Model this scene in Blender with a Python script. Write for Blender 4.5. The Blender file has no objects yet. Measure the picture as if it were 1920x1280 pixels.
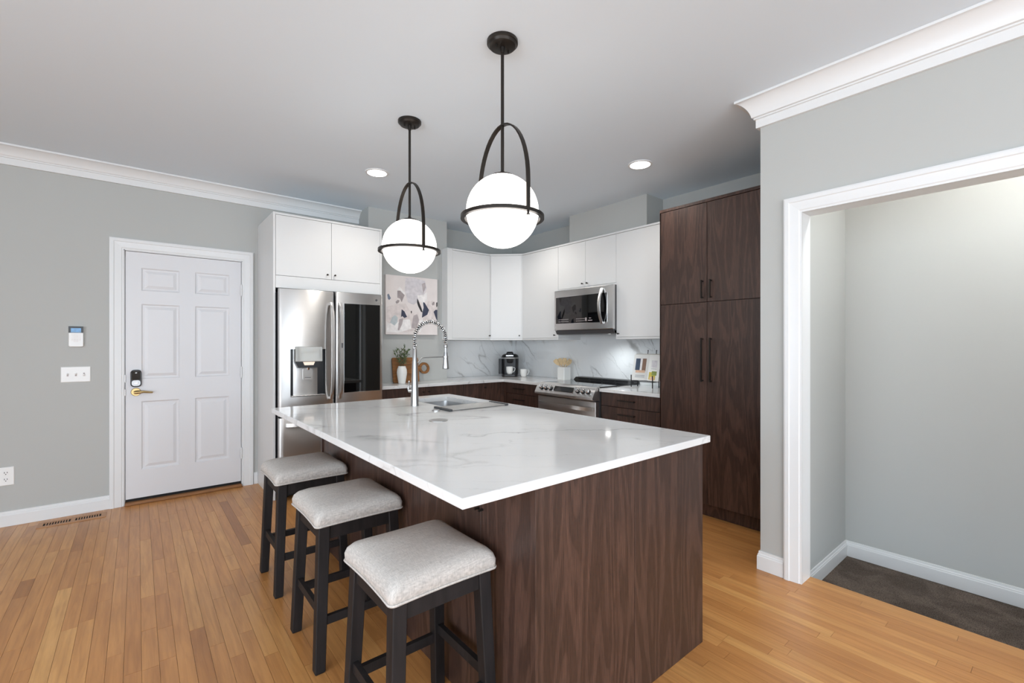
import bpy, bmesh, math, random
from mathutils import Vector, Matrix
random.seed(7)
S = bpy.context.scene
COL = S.collection
PI = math.pi

# ---------------------------------------------------------------- camera
F_PX, YAW, V0, CAM_H = 855.4, math.radians(39.4), 645.06, 1.32
cam_d = bpy.data.cameras.new('camera')
cam_d.sensor_width = 36.0
cam_d.lens = F_PX / 1920 * 36.0
cam_d.shift_y = (V0 - 640.0) / 1920
cam_d.clip_start = 0.02
cam = bpy.data.objects.new('camera', cam_d)
COL.objects.link(cam)
cam.location = (0, 0, CAM_H)
cam.rotation_euler = (PI / 2, 0, -YAW)
S.camera = cam

# ---------------------------------------------------------------- world, exposure
W = bpy.data.worlds.new('sky')
S.world = W
W.use_nodes = True
bg = W.node_tree.nodes['Background']
bg.inputs[0].default_value = (0.80, 0.90, 1.0, 1)
bg.inputs[1].default_value = 7.8
S.view_settings.view_transform = 'Standard'
S.view_settings.look = 'None'
S.view_settings.exposure = 0.0
S.view_settings.gamma = 1.0
S.view_settings.use_curve_mapping = False
S.cycles.max_bounces = 10
S.cycles.diffuse_bounces = 6
S.cycles.sample_clamp_indirect = 8.0
S.cycles.caustics_reflective = False
S.cycles.caustics_refractive = False

CEIL = 2.75
YW = 4.886      # wall with the entry door
XR = 4.02       # wall behind the range
XS = 2.83       # wall with the stair opening
YREAR, XLEFT = -3.6, -3.2


def portal(loc, rot, sx, sy):
    d = bpy.data.lights.new('window_portal', 'AREA')
    d.shape = 'RECTANGLE'
    d.size, d.size_y = sx, sy
    d.cycles.is_portal = True
    o = bpy.data.objects.new('window_portal', d)
    COL.objects.link(o)
    o.location, o.rotation_euler = loc, rot


# windows of the living room behind the camera: (centre along wall, width)
REAR_WIN = [(-1.75, 2.5), (1.15, 2.2)]
LEFT_WIN = [(-2.0, 2.4), (0.9, 2.0)]
WZ0, WZ1 = 0.12, 2.45
for c, w in REAR_WIN:
    portal((c, YREAR - 0.02, (WZ0 + WZ1) / 2), (PI / 2, 0, 0), w, WZ1 - WZ0)
for c, w in LEFT_WIN:
    portal((XLEFT - 0.02, c, (WZ0 + WZ1) / 2), (PI / 2, 0, -PI / 2), w, WZ1 - WZ0)

# ---------------------------------------------------------------- materials
MATS = {}


def srgb(r, g, b):
    def f(c):
        c /= 255.0
        return c / 12.92 if c <= 0.04045 else ((c + 0.055) / 1.055) ** 2.4
    return (f(r), f(g), f(b), 1)


def mat(name, color=(0.8, 0.8, 0.8, 1), rough=0.5, metal=0.0, spec=0.5, bump=0.0, bscale=80.0, var=0.0, vscale=6.0,
        emit=None, estr=0.0, trans=0.0, coat=0.0, stretch=(1, 1, 1), ior=None):
    m = bpy.data.materials.new(name)
    m.use_nodes = True
    nt = m.node_tree
    b = nt.nodes['Principled BSDF']
    b.inputs['Base Color'].default_value = color
    b.inputs['Roughness'].default_value = rough
    b.inputs['Metallic'].default_value = metal
    b.inputs['Specular IOR Level'].default_value = spec
    b.inputs['Transmission Weight'].default_value = trans
    b.inputs['Coat Weight'].default_value = coat
    if ior:
        b.inputs['IOR'].default_value = ior
    if emit:
        b.inputs['Emission Color'].default_value = emit
        b.inputs['Emission Strength'].default_value = estr
    if bump or var:
        tc = nt.nodes.new('ShaderNodeTexCoord')
        mp = nt.nodes.new('ShaderNodeMapping')
        mp.inputs['Scale'].default_value = stretch
        nt.links.new(tc.outputs['Object'], mp.inputs[0])
    if bump:
        n = nt.nodes.new('ShaderNodeTexNoise')
        n.inputs['Scale'].default_value = bscale
        n.inputs['Detail'].default_value = 3
        bp = nt.nodes.new('ShaderNodeBump')
        bp.inputs['Strength'].default_value = bump
        bp.inputs['Distance'].default_value = 0.002
        nt.links.new(mp.outputs[0], n.inputs['Vector'])
        nt.links.new(n.outputs['Fac'], bp.inputs['Height'])
        nt.links.new(bp.outputs[0], b.inputs['Normal'])
    if var:
        n = nt.nodes.new('ShaderNodeTexNoise')
        n.inputs['Scale'].default_value = vscale
        n.inputs['Detail'].default_value = 5
        r = nt.nodes.new('ShaderNodeValToRGB')
        r.color_ramp.elements[0].position = 0.3
        r.color_ramp.elements[1].position = 0.7
        r.color_ramp.elements[0].color = tuple(c * (1 - var) for c in color[:3]) + (1,)
        r.color_ramp.elements[1].color = tuple(min(1, c * (1 + var)) for c in color[:3]) + (1,)
        nt.links.new(mp.outputs[0], n.inputs['Vector'])
        nt.links.new(n.outputs['Fac'], r.inputs[0])
        nt.links.new(r.outputs[0], b.inputs['Base Color'])
    MATS[name] = m
    return m


class NT:
    """tiny node helper"""
    def __init__(s, name, **kw):
        s.m = mat(name, **kw)
        s.t = s.m.node_tree
        s.b = s.t.nodes['Principled BSDF']

    def n(s, kind, ins=None, **props):
        x = s.t.nodes.new('ShaderNode' + kind)
        for k, v in props.items():
            setattr(x, k, v)
        for k, v in (ins or {}).items():
            if isinstance(v, bpy.types.NodeSocket):
                s.t.links.new(v, x.inputs[k])
            else:
                x.inputs[k].default_value = v
        return x

    def ramp(s, fac, stops):
        r = s.t.nodes.new('ShaderNodeValToRGB')
        e = r.color_ramp.elements
        while len(e) < len(stops):
            e.new(0.5)
        for el, (p, c) in zip(e, stops):
            el.position = p
            el.color = c if len(c) == 4 else tuple(c) + (1,)
        s.t.links.new(fac, r.inputs[0])
        return r.outputs[0]

    def mix(s, fac, a, b, mode='MIX'):
        x = s.t.nodes.new('ShaderNodeMix')
        x.data_type = 'RGBA'
        x.blend_type = mode
        for sock, v in ((x.inputs[0], fac), (x.inputs[6], a), (x.inputs[7], b)):
            if isinstance(v, bpy.types.NodeSocket):
                s.t.links.new(v, sock)
            else:
                sock.default_value = v
        return x.outputs[2]

    def out(s, sock, name='Base Color'):
        s.t.links.new(sock, s.b.inputs[name])


def brushed(name, col, rough, aniso, rot):
    q = NT(name, color=col, rough=rough, metal=1.0)
    tg = q.n('Tangent', direction_type='RADIAL', axis='Z')
    q.out(tg.outputs[0], 'Tangent')
    q.b.inputs['Anisotropic'].default_value = aniso
    q.b.inputs['Anisotropic Rotation'].default_value = rot
    tc = q.n('TexCoord')
    nz = q.n('TexNoise', {'Vector': q.n('Mapping', {'Vector': tc.outputs['Object'], 'Scale': (1.6, 1, 0.5)}).outputs[0], 'Scale': 3.0, 'Detail': 2.0})
    bp = q.n('Bump', {'Strength': 0.25, 'Distance': 0.002, 'Height': nz.outputs['Fac']})
    q.out(bp.outputs[0], 'Normal')



brushed('steel', (0.64, 0.625, 0.61, 1), 0.34, 0.85, 0.25)
mat('wall_paint', srgb(181, 182, 179), 0.75, bump=0.05, bscale=220)
mat('ceiling_paint', srgb(221, 231, 239), 0.9)
mat('trim_paint', srgb(224, 225, 225), 0.35)
mat('door_paint', srgb(218, 218, 220), 0.4)
mat('cabinet_white', srgb(219, 219, 218), 0.35)
mat('bronze', srgb(46, 41, 37), 0.38, metal=0.6)
mat('black_metal', srgb(24, 24, 25), 0.4, metal=0.3)
mat('black_plastic', srgb(22, 22, 24), 0.35)
mat('black_glass', srgb(8, 8, 9), 0.03, spec=0.6, coat=0.4)
mat('dark_gap', srgb(14, 13, 13), 0.8)
mat('chrome', (0.80, 0.80, 0.80, 1), 0.12, metal=1.0)
mat('steel_h', (0.62, 0.61, 0.60, 1), 0.24, metal=1.0, bump=0.2, bscale=3.0)
mat('sink_steel', (0.55, 0.55, 0.55, 1), 0.3, metal=1.0)
mat('brass', srgb(176, 152, 106), 0.28, metal=1.0)
mat('fridge_side', srgb(88, 88, 90), 0.45, metal=0.5)
mat('stool_wood', srgb(30, 26, 26), 0.6, var=0.35, vscale=5, stretch=(8, 8, 1), spec=0.3, bump=0.15, bscale=12)
mat('white_plastic', srgb(236, 236, 234), 0.3)
mat('white_ceramic', srgb(238, 237, 233), 0.15)
mat('faucet_steel', (0.46, 0.46, 0.46, 1), 0.30, metal=1.0)
mat('rack_steel', (0.42, 0.42, 0.42, 1), 0.42, metal=1.0)
mat('grey_silicone', srgb(62, 64, 66), 0.6)
mat('globe_glass', srgb(250, 246, 240), 0.25, emit=(1.0, 0.94, 0.88, 1), estr=4.0)
mat('lamp_disc', (1, 1, 1, 1), 0.5, emit=(1.0, 0.97, 0.93, 1), estr=12.0)
mat('screen_blue', srgb(30, 100, 150), 0.1, emit=srgb(50, 140, 195), estr=0.22, var=0.5, vscale=40)
mat('board_wood', srgb(130, 86, 44), 0.5, var=0.4, vscale=9, stretch=(1, 1, 9))
mat('utensil_wood', srgb(214, 188, 146), 0.6, var=0.15, vscale=12, stretch=(4, 4, 1))
mat('leaf', srgb(86, 104, 66), 0.55, var=0.35, vscale=30)
mat('stem', srgb(90, 84, 56), 0.7)
mat('paper', srgb(232, 230, 226), 0.7)
mat('paper_back', srgb(196, 190, 180), 0.8)
mat('canvas', srgb(226, 218, 215), 0.8, var=0.05, vscale=7)
mat('clear_plastic', srgb(200, 200, 196), 0.08, spec=0.6, metal=0.65)
mat('warm_diffuser', srgb(244, 226, 206), 0.4, emit=(1, 0.85, 0.7, 1), estr=0.25)
mat('subfloor', srgb(70, 46, 28), 0.9)
mat('vent_wood', srgb(176, 130, 92), 0.5)
mat('threshold_wood', srgb(140, 96, 58), 0.45, var=0.2, vscale=10, stretch=(1, 12, 12))
mat('mark_white', srgb(200, 200, 200), 0.5)
for nm, c in {'pt_navy': (62, 66, 84), 'pt_black': (46, 44, 46), 'pt_taupe': (158, 148, 148), 'pt_blue': (120, 128, 144),
              'pt_sage': (186, 194, 196), 'pt_lav': (212, 207, 210), 'pt_white': (236, 232, 230), 'pt_pink': (218, 208, 205),
              'pt_mauve': (176, 166, 166), 'ph_brown': (142, 112, 96), 'ph_sky': (70, 84, 104), 'ph_yellow': (206, 184, 78),
              'ph_green': (140, 150, 80), 'ph_peach': (226, 188, 160), 'ph_text': (176, 176, 178)}.items():
    mat(nm, srgb(*c), 0.8, var=0.12, vscale=25)

# hardwood: colour from the per-plank attribute, grain along Y
h = NT('hardwood', rough=0.3)
at = h.n('Attribute', attribute_name='rnd')
tc = h.n('TexCoord')
off = h.n('CombineXYZ', {'X': h.n('Math', {0: at.outputs['Fac'], 1: 37.0}, operation='MULTIPLY').outputs[0],
                         'Y': h.n('Math', {0: at.outputs['Fac'], 1: 91.0}, operation='MULTIPLY').outputs[0]})
vec = h.n('VectorMath', {0: tc.outputs['Object'], 1: off.outputs[0]}, operation='ADD')
mp = h.n('Mapping', {'Vector': vec.outputs[0], 'Scale': (55, 3.0, 10)})
g1 = h.n('TexNoise', {'Vector': mp.outputs[0], 'Scale': 1.0, 'Detail': 5.0, 'Roughness': 0.6, 'Distortion': 0.6})
mp2 = h.n('Mapping', {'Vector': vec.outputs[0], 'Scale': (9, 1.4, 1)})
g2 = h.n('TexNoise', {'Vector': mp2.outputs[0], 'Scale': 1.0, 'Detail': 2.0, 'Distortion': 1.5})
base = h.ramp(at.outputs['Fac'], [(0.0, srgb(162, 107, 56)), (0.25, srgb(188, 130, 74)), (0.6, srgb(200, 142, 83)), (1.0, srgb(217, 165, 101))])
gr = h.ramp(g1.outputs['Fac'], [(0.3, (0.78, 0.74, 0.70, 1)), (0.6, (1, 1, 1, 1))])
gr2 = h.ramp(g2.outputs['Fac'], [(0.3, (0.84, 0.80, 0.77, 1)), (0.62, (1.0, 1.0, 1.0, 1))])
h.out(h.mix(0.85, h.mix(1.0, base, gr, 'MULTIPLY'), gr2, 'MULTIPLY'))

# dark stained oak, vertical grain
d = NT('dark_oak', rough=0.42)
oi = d.n('ObjectInfo')
tc = d.n('TexCoord')
ro = d.n('Math', {0: oi.outputs['Random'], 1: 50.0}, operation='MULTIPLY')
ofs = d.n('CombineXYZ', {'X': ro.outputs[0], 'Y': ro.outputs[0], 'Z': ro.outputs[0]})
v = d.n('VectorMath', {0: tc.outputs['Object'], 1: ofs.outputs[0]}, operation='ADD')
m1 = d.n('Mapping', {'Vector': v.outputs[0], 'Scale': (380, 380, 13)})
n1 = d.n('TexNoise', {'Vector': m1.outputs[0], 'Scale': 1.0, 'Detail': 4.0, 'Roughness': 0.65})
m2 = d.n('Mapping', {'Vector': v.outputs[0], 'Scale': (5, 5, 0.5)})
n2 = d.n('TexNoise', {'Vector': m2.outputs[0], 'Scale': 1.0, 'Detail': 2.0, 'Distortion': 0.4})
wv = d.n('Math', {0: d.n('Math', {0: n2.outputs['Fac'], 1: 95.0}, operation='MULTIPLY').outputs[0]}, operation='SINE')
cath = d.ramp(wv.outputs[0], [(0.0, (0.70, 0.68, 0.67, 1)), (0.25, (0.95, 0.95, 0.95, 1)), (1.0, (1.08, 1.07, 1.06, 1))])
m3 = d.n('Mapping', {'Vector': v.outputs[0], 'Scale': (6, 6, 0.05)})
n3 = d.n('TexNoise', {'Vector': m3.outputs[0], 'Scale': 1.0, 'Detail': 1.0})
boards = d.ramp(n3.outputs['Fac'], [(0.35, (0.88, 0.88, 0.89, 1)), (0.65, (1.07, 1.06, 1.05, 1))])
fib = d.ramp(n1.outputs['Fac'], [(0.32, srgb(54, 38, 32)), (0.55, srgb(77, 55, 46)), (0.75, srgb(94, 69, 58))])
d.out(d.mix(1.0, d.mix(1.0, fib, cath, 'MULTIPLY'), boards, 'MULTIPLY'))
bp = d.n('Bump', {'Strength': 0.15, 'Distance': 0.001, 'Height': n1.outputs['Fac']})
d.out(bp.outputs[0], 'Normal')


def marble(name, rot, sc, tint=(226, 226, 225), dens=1.0, warp=0.42, wid=0.5, mlo=0.42):
    q = NT(name, rough=0.08, spec=0.5)
    tc = q.n('TexCoord')
    r0 = q.n('Mapping', {'Vector': tc.outputs['Object'], 'Rotation': rot, 'Location': (2.37, 1.19, 0.61)})
    w = q.n('TexNoise', {'Vector': r0.outputs[0], 'Scale': 2.2, 'Detail': 6.0, 'Roughness': 0.62})
    wv = q.n('VectorMath', {0: w.outputs['Color'], 'Scale': warp}, operation='SCALE')
    vv = q.n('VectorMath', {0: r0.outputs[0], 1: wv.outputs[0]}, operation='ADD')
    m = q.n('Mapping', {'Vector': vv.outputs[0], 'Scale': sc})
    a = q.n('TexNoise', {'Vector': m.outputs[0], 'Scale': 1.0, 'Detail': 1.0})
    l = q.n('Math', {0: q.n('Math', {0: a.outputs['Fac'], 1: 0.5}, operation='SUBTRACT').outputs[0]}, operation='ABSOLUTE')
    line = q.ramp(l.outputs[0], [(0.0, (1, 1, 1, 1)), (0.006 * wid, (0.55, 0.55, 0.55, 1)), (0.028 * wid, (0, 0, 0, 1))])
    m2 = q.n('Mapping', {'Vector': vv.outputs[0], 'Scale': tuple(c * 1.9 for c in sc), 'Location': (3.3, 7.1, 1.7)})
    a2 = q.n('TexNoise', {'Vector': m2.outputs[0], 'Scale': 1.0, 'Detail': 1.0})
    l2 = q.n('Math', {0: q.n('Math', {0: a2.outputs['Fac'], 1: 0.52}, operation='SUBTRACT').outputs[0]}, operation='ABSOLUTE')
    line2 = q.ramp(l2.outputs[0], [(0.0, (0.5, 0.5, 0.5, 1)), (0.008 * wid, (0.2, 0.2, 0.2, 1)), (0.02 * wid, (0, 0, 0, 1))])
    mk = q.n('TexNoise', {'Vector': r0.outputs[0], 'Scale': 3.1, 'Detail': 3.0})
    mask = q.ramp(mk.outputs['Fac'], [(mlo, (0, 0, 0, 1)), (mlo + 0.2, (1, 1, 1, 1))])
    veins = q.mix(1.0, q.mix(1.0, line, line2, 'ADD'), mask, 'MULTIPLY')
    cl = q.n('TexNoise', {'Vector': vv.outputs[0], 'Scale': 1.6, 'Detail': 3.0})
    basec = q.ramp(cl.outputs['Fac'], [(0.35, srgb(tint[0] - 9, tint[1] - 8, tint[2] - 7)), (0.65, srgb(*tint))])
    fac = q.n('Math', {0: veins, 1: 0.75 * dens}, operation='MULTIPLY', use_clamp=True)
    q.out(q.mix(fac.outputs[0], basec, srgb(128, 124, 122)))


marble('quartz', (0, 0, math.radians(39)), (0.45, 2.6, 1.0), (228, 228, 227), 0.7, 0.30, 0.5, 0.37)
marble('backsplash_range', (math.radians(-54), 0, 0), (0.8, 0.8, 3.4), (234, 235, 235), 0.9, 0.20)
marble('backsplash_back', (0, math.radians(-50), 0), (0.8, 0.8, 3.4), (234, 234, 233), 0.9, 0.20)

# woven linen
c = NT('linen', rough=0.9)
tc = c.n('TexCoord')
wa = c.n('TexNoise', {'Vector': c.n('Mapping', {'Vector': tc.outputs['Object'], 'Scale': (900, 60, 60)}).outputs[0], 'Scale': 1.0, 'Detail': 2.0})
wb = c.n('TexNoise', {'Vector': c.n('Mapping', {'Vector': tc.outputs['Object'], 'Scale': (60, 900, 60)}).outputs[0], 'Scale': 1.0, 'Detail': 2.0})
wm = c.mix(0.5, wa.outputs['Color'], wb.outputs['Color'])
c.out(c.ramp(wm, [(0.36, srgb(160, 155, 150)), (0.64, srgb(210, 204, 198))]))
bp = c.n('Bump', {'Strength': 0.25, 'Distance': 0.0015, 'Height': wm})
c.out(bp.outputs[0], 'Normal')

# carpet
c = NT('carpet_pile', rough=1.0, spec=0.1)
tc = c.n('TexCoord')
ca = c.n('TexNoise', {'Vector': tc.outputs['Object'], 'Scale': 260.0, 'Detail': 3.0})
cb = c.n('TexNoise', {'Vector': tc.outputs['Object'], 'Scale': 5.0, 'Detail': 3.0, 'Distortion': 0.8})
k1 = c.ramp(ca.outputs['Fac'], [(0.3, srgb(74, 65, 59)), (0.7, srgb(142, 127, 116))])
k2 = c.ramp(cb.outputs['Fac'], [(0.4, (0.72, 0.72, 0.72, 1)), (0.6, (1.1, 1.1, 1.1, 1))])
c.out(c.mix(1.0, k1, k2, 'MULTIPLY'))
bp = c.n('Bump', {'Strength': 1.0, 'Distance': 0.006, 'Height': ca.outputs['Fac']})
c.out(bp.outputs[0], 'Normal')

# ---------------------------------------------------------------- mesh helpers
ORG = {}


def rrect(w, d, r, n=5, cx=0.0, cy=0.0):
    """rounded rectangle outline, counter-clockwise"""
    r = max(1e-4, min(r, w / 2 - 1e-4, d / 2 - 1e-4))
    pts = []
    for (sx, sy, a0) in ((1, 1, 0), (-1, 1, 90), (-1, -1, 180), (1, -1, 270)):
        for k in range(n + 1):
            a = math.radians(a0 + 90 * k / n)
            pts.append((cx + sx * (w / 2 - r) + r * math.cos(a), cy + sy * (d / 2 - r) + r * math.sin(a)))
    return pts


class MB:
    def __init__(s):
        s.bm = bmesh.new()

    def box(s, x0, x1, y0, y1, z0, z1, bev=0.0, seg=1):
        v = [s.bm.verts.new((x, y, z)) for x in (x0, x1) for y in (y0, y1) for z in (z0, z1)]
        fs = [s.bm.faces.new([v[i] for i in q]) for q in
              ((0, 1, 3, 2), (4, 6, 7, 5), (0, 4, 5, 1), (2, 3, 7, 6), (0, 2, 6, 4), (1, 5, 7, 3))]
        if bev:
            es = list({e for f in fs for e in f.edges})
            bmesh.ops.bevel(s.bm, geom=es, offset=bev, segments=seg, affect='EDGES', profile=0.5)
        return s

    def prism(s, poly, z0, z1, axis='Z', cap=True):
        """poly (a,b); axis Z: (x,y), X: (y,z), Y: (x,z)"""
        def P(a, b, t):
            return {'Z': (a, b, t), 'X': (t, a, b), 'Y': (a, t, b)}[axis]
        lo = [s.bm.verts.new(P(a, b, z0)) for a, b in poly]
        hi = [s.bm.verts.new(P(a, b, z1)) for a, b in poly]
        n = len(poly)
        for i in range(n):
            s.bm.faces.new((lo[i], lo[(i + 1) % n], hi[(i + 1) % n], hi[i]))
        if cap:
            s.bm.faces.new(list(reversed(lo)))
            s.bm.faces.new(hi)
        return s

    def loft(s, rings, cap=True, closed=True):
        """rings: list of lists of 3D points"""
        R = [[s.bm.verts.new(p) for p in r] for r in rings]
        n = len(R[0])
        for a, b in zip(R, R[1:]):
            for i in range(n if closed else n - 1):
                s.bm.faces.new((a[i], a[(i + 1) % n], b[(i + 1) % n], b[i]))
        if cap:
            s.bm.faces.new(list(reversed(R[0])))
            s.bm.faces.new(R[-1])
        return s

    def lathe(s, prof, c=(0, 0, 0), n=24, cap=True):
        """prof: (r, z) bottom to top about a vertical axis"""
        return s.loft([[(c[0] + max(r, 1e-4) * math.cos(2 * PI * k / n), c[1] + max(r, 1e-4) * math.sin(2 * PI * k / n), c[2] + z)
                        for k in range(n)] for r, z in prof], cap)

    def tube(s, pts, r, n=10, cap=True):
        pts = [Vector(p) for p in pts]
        rs = r if isinstance(r, (list, tuple)) else [r] * len(pts)
        T = []
        for i in range(len(pts)):
            a = pts[max(0, i - 1)]
            b = pts[min(len(pts) - 1, i + 1)]
            T.append((b - a).normalized())
        up = Vector((0, 0, 1)) if abs(T[0].z) < 0.9 else Vector((1, 0, 0))
        u = T[0].cross(up).normalized()
        rings = []
        for p, t, q in zip(pts, T, rs):
            u = (u - t * u.dot(t)).normalized()
            w = t.cross(u)
            rings.append([p + (u * math.cos(2 * PI * k / n) + w * math.sin(2 * PI * k / n)) * q for k in range(n)])
        return s.loft(rings, cap)

    def cyl(s, p0, p1, r0, r1=None, n=16):
        return s.tube([p0, p1], [r0, r0 if r1 is None else r1], n)

    def bar(s, p0, p1, w, d, side=None):
        """rectangular bar between two points"""
        p0, p1 = Vector(p0), Vector(p1)
        t = (p1 - p0).normalized()
        u = Vector(side) if side else (Vector((1, 0, 0)) if abs(t.x) < 0.8 else Vector((0, 1, 0)))
        u = (u - t * u.dot(t)).normalized()
        v = t.cross(u)
        return s.loft([[p + u * a * w / 2 + v * b * d / 2 for a, b in ((-1, -1), (1, -1), (1, 1), (-1, 1))] for p in (p0, p1)])

    def ribbon(s, pts, w, d, side):
        """rectangular section swept along a smooth path; side = constant width direction"""
        pts = [Vector(p) for p in pts]
        u = Vector(side).normalized()
        rings = []
        for i, p in enumerate(pts):
            t = (pts[min(len(pts) - 1, i + 1)] - pts[max(0, i - 1)]).normalized()
            v = t.cross(u).normalized()
            rings.append([p + u * a * w / 2 + v * b * d / 2 for a, b in ((-1, -1), (1, -1), (1, 1), (-1, 1))])
        return s.loft(rings)

    def sphere(s, c, r, nu=32, nv=16, a0=-90, a1=90):
        prof = [(r * math.cos(math.radians(a0 + (a1 - a0) * k / nv)), r * math.sin(math.radians(a0 + (a1 - a0) * k / nv))) for k in range(nv + 1)]
        return s.lathe(prof, c, nu)

    def sweep(s, prof, path, N):
        """mitred moulding: prof (a,b): a along N x direction, b along N"""
        path = [Vector(p) for p in path]
        N = Vector(N)
        rings = []
        for i, p in enumerate(path):
            sides = []
            if i > 0:
                sides.append(N.cross((path[i] - path[i - 1]).normalized()))
            if i < len(path) - 1:
                sides.append(N.cross((path[i + 1] - path[i]).normalized()))
            if len(sides) == 2:
                m = (sides[0] + sides[1]).normalized()
                m /= m.dot(sides[0])
            else:
                m = sides[0]
            rings.append([p + m * a + N * b for a, b in prof])
        return s.loft(rings)

    def obj(s, name, m, parent=None, smooth=False, local=False, keep=False):
        bm = s.bm
        bmesh.ops.recalc_face_normals(bm, faces=bm.faces)
        me = bpy.data.meshes.new(name)
        if parent is not None:
            org = ORG.get(parent.name, Vector((0, 0, 0)))
        elif keep:
            org = Vector((0, 0, 0))
        else:
            xs = [v.co.x for v in bm.verts]
            ys = [v.co.y for v in bm.verts]
            zs = [v.co.z for v in bm.verts]
            org = Vector(((min(xs) + max(xs)) / 2, (min(ys) + max(ys)) / 2, min(zs)))
        if not local:
            bmesh.ops.translate(bm, verts=bm.verts, vec=-org)
        bm.to_mesh(me)
        bm.free()
        if smooth:
            me.polygons.foreach_set('use_smooth', [True] * len(me.polygons))
            ang = smooth if isinstance(smooth, float) else 40.0
            try:
                me.set_sharp_from_angle(angle=math.radians(ang))
            except Exception:
                pass
        o = bpy.data.objects.new(name, me)
        COL.objects.link(o)
        if isinstance(m, str):
            m = MATS[m]
        me.materials.append(m)
        if parent is not None:
            o.parent = parent
            ORG[o.name] = org
        else:
            o.location = org
            ORG[o.name] = org
        return o


def tag(o, label, cat, group=None, kind=None):
    if label:
        o['label'] = label
    if cat:
        o['category'] = cat
    if group:
        o['group'] = group
    if kind:
        o['kind'] = kind
    return o


def struct(o, label, cat=None):
    return tag(o, label, cat, kind='structure')


def thing(name, label, cat, loc, group=None, rz=0.0):
    o = bpy.data.objects.new(name, None)
    COL.objects.link(o)
    o.location = loc
    o.rotation_euler = (0, 0, rz)
    o.empty_display_size = 0.1
    ORG[o.name] = Vector(loc)
    return tag(o, label, cat, group)


def copy_thing(root, delta, label):
    r = root.copy()
    COL.objects.link(r)
    r.location = root.location + Vector(delta)
    r['label'] = label
    for ch in list(root.children):
        k = ch.copy()
        COL.objects.link(k)
        k.parent = r
        for g in list(ch.children):
            e = g.copy()
            COL.objects.link(e)
            e.parent = k
    return r


def B(*a, **k):
    return MB().box(*a, **k)


# ================================================================ STRUCTURE
# back wall with the entry door opening
DX0, DX1, DZ1 = -0.085, 0.757, 2.093
m = MB()
m.box(XLEFT - 0.12, DX0, YW, YW + 0.12, 0, CEIL)
m.box(DX1, XR, YW, YW + 0.12, 0, CEIL)
m.box(DX0, DX1, YW, YW + 0.12, DZ1, CEIL)
struct(m.obj('wall_back', 'wall_paint'), 'light grey painted wall with the white entry door', 'wall')
m = MB().box(XR, XR + 0.12, 1.145, YW, 0, CEIL)
struct(m.obj('wall_range', 'wall_paint'), 'light grey wall behind the range and tall pantry', 'wall')
# boxed-out pipe chases
struct(B(1.855, 2.80, 4.61, YW - 0.001, 0, CEIL).obj('wall_chase', 'wall_paint'), 'boxed-out grey wall section behind the abstract canvas', 'wall')
struct(B(3.745, XR - 0.001, 2.54, 3.544, 2.425, CEIL).obj('wall_soffit', 'wall_paint'), 'boxed grey soffit above the microwave cabinet', 'wall')

# wall with the stair opening
OY0, OY1, OZ1 = -0.32, 0.926, 2.045
m = MB()
m.box(XS, XS + 0.115, OY1 + 0.018, 1.145, 0, CEIL)
m.box(XS, XS + 0.115, OY0 - 0.018, OY1 + 0.018, OZ1 + 0.018, CEIL)
m.box(XS, XS + 0.115, YREAR, OY0 - 0.018, 0, CEIL)
struct(m.obj('wall_stair', 'wall_paint'), 'grey wall with the wide cased opening to the stair landing', 'wall')
struct(B(XS + 0.115, XR + 0.12, 1.01, 1.145, -0.2, CEIL).obj('wall_pantry', 'wall_paint'), 'grey wall between the stair landing and the pantry', 'wall')
struct(B(3.92, 4.02, -2.2, 1.01, -0.2, CEIL).obj('wall_landing', 'wall_paint'), 'pale grey far wall of the carpeted stair landing', 'wall')
struct(B(XS + 0.115, 4.02, -2.3, -2.2, -0.2, CEIL).obj('wall_landing_end', 'wall_paint'), 'grey end wall of the stair landing beyond the opening', 'wall')
struct(B(XLEFT - 0.12, 4.14, YREAR - 0.12, YW + 0.12, CEIL, CEIL + 0.1).obj('ceiling', 'ceiling_paint'), 'smooth white painted ceiling', 'ceiling')


# rear and left living-room walls with windows
def windowed(along, lo, hi, wins, fixed0, fixed1, name, label):
    m = MB()
    def bx(a0, a1, z0, z1):
        if along == 'x':
            m.box(a0, a1, fixed0, fixed1, z0, z1)
        else:
            m.box(fixed0, fixed1, a0, a1, z0, z1)
    cur = lo
    for c, w in sorted(wins):
        bx(cur, c - w / 2, 0, CEIL)
        bx(c - w / 2, c + w / 2, 0, WZ0)
        bx(c - w / 2, c + w / 2, WZ1, CEIL)
        cur = c + w / 2
    bx(cur, hi, 0, CEIL)
    struct(m.obj(name, 'wall_paint'), label, 'wall')


windowed('x', XLEFT - 0.12, XS + 0.115, REAR_WIN, YREAR - 0.12, YREAR, 'wall_rear', 'grey living room wall with two tall windows')
windowed('y', YREAR, YW, LEFT_WIN, XLEFT - 0.12, XLEFT, 'wall_left', 'grey living room side wall with two wide windows')
wn = 0
for along, wins, f in (('x', REAR_WIN, YREAR - 0.07), ('y', LEFT_WIN, XLEFT - 0.07)):
    for c, w in wins:
        wn += 1
        m = MB()
        a0, a1 = c - w / 2, c + w / 2
        def fb(p0, p1, z0, z1):
            if along == 'x':
                m.box(p0, p1, f - 0.02, f + 0.02, z0, z1)
            else:
                m.box(f - 0.02, f + 0.02, p0, p1, z0, z1)
        fb(a0, a0 + 0.05, WZ0, WZ1)
        fb(a1 - 0.05, a1, WZ0, WZ1)
        fb(a0 + 0.05, a1 - 0.05, WZ0, WZ0 + 0.05)
        fb(a0 + 0.05, a1 - 0.05, WZ1 - 0.05, WZ1)
        fb(c - 0.025, c + 0.025, WZ0 + 0.05, WZ1 - 0.05)
        struct(m.obj('window_%d' % wn, 'trim_paint'), 'white framed living room window number %d' % wn, 'window')

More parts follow.
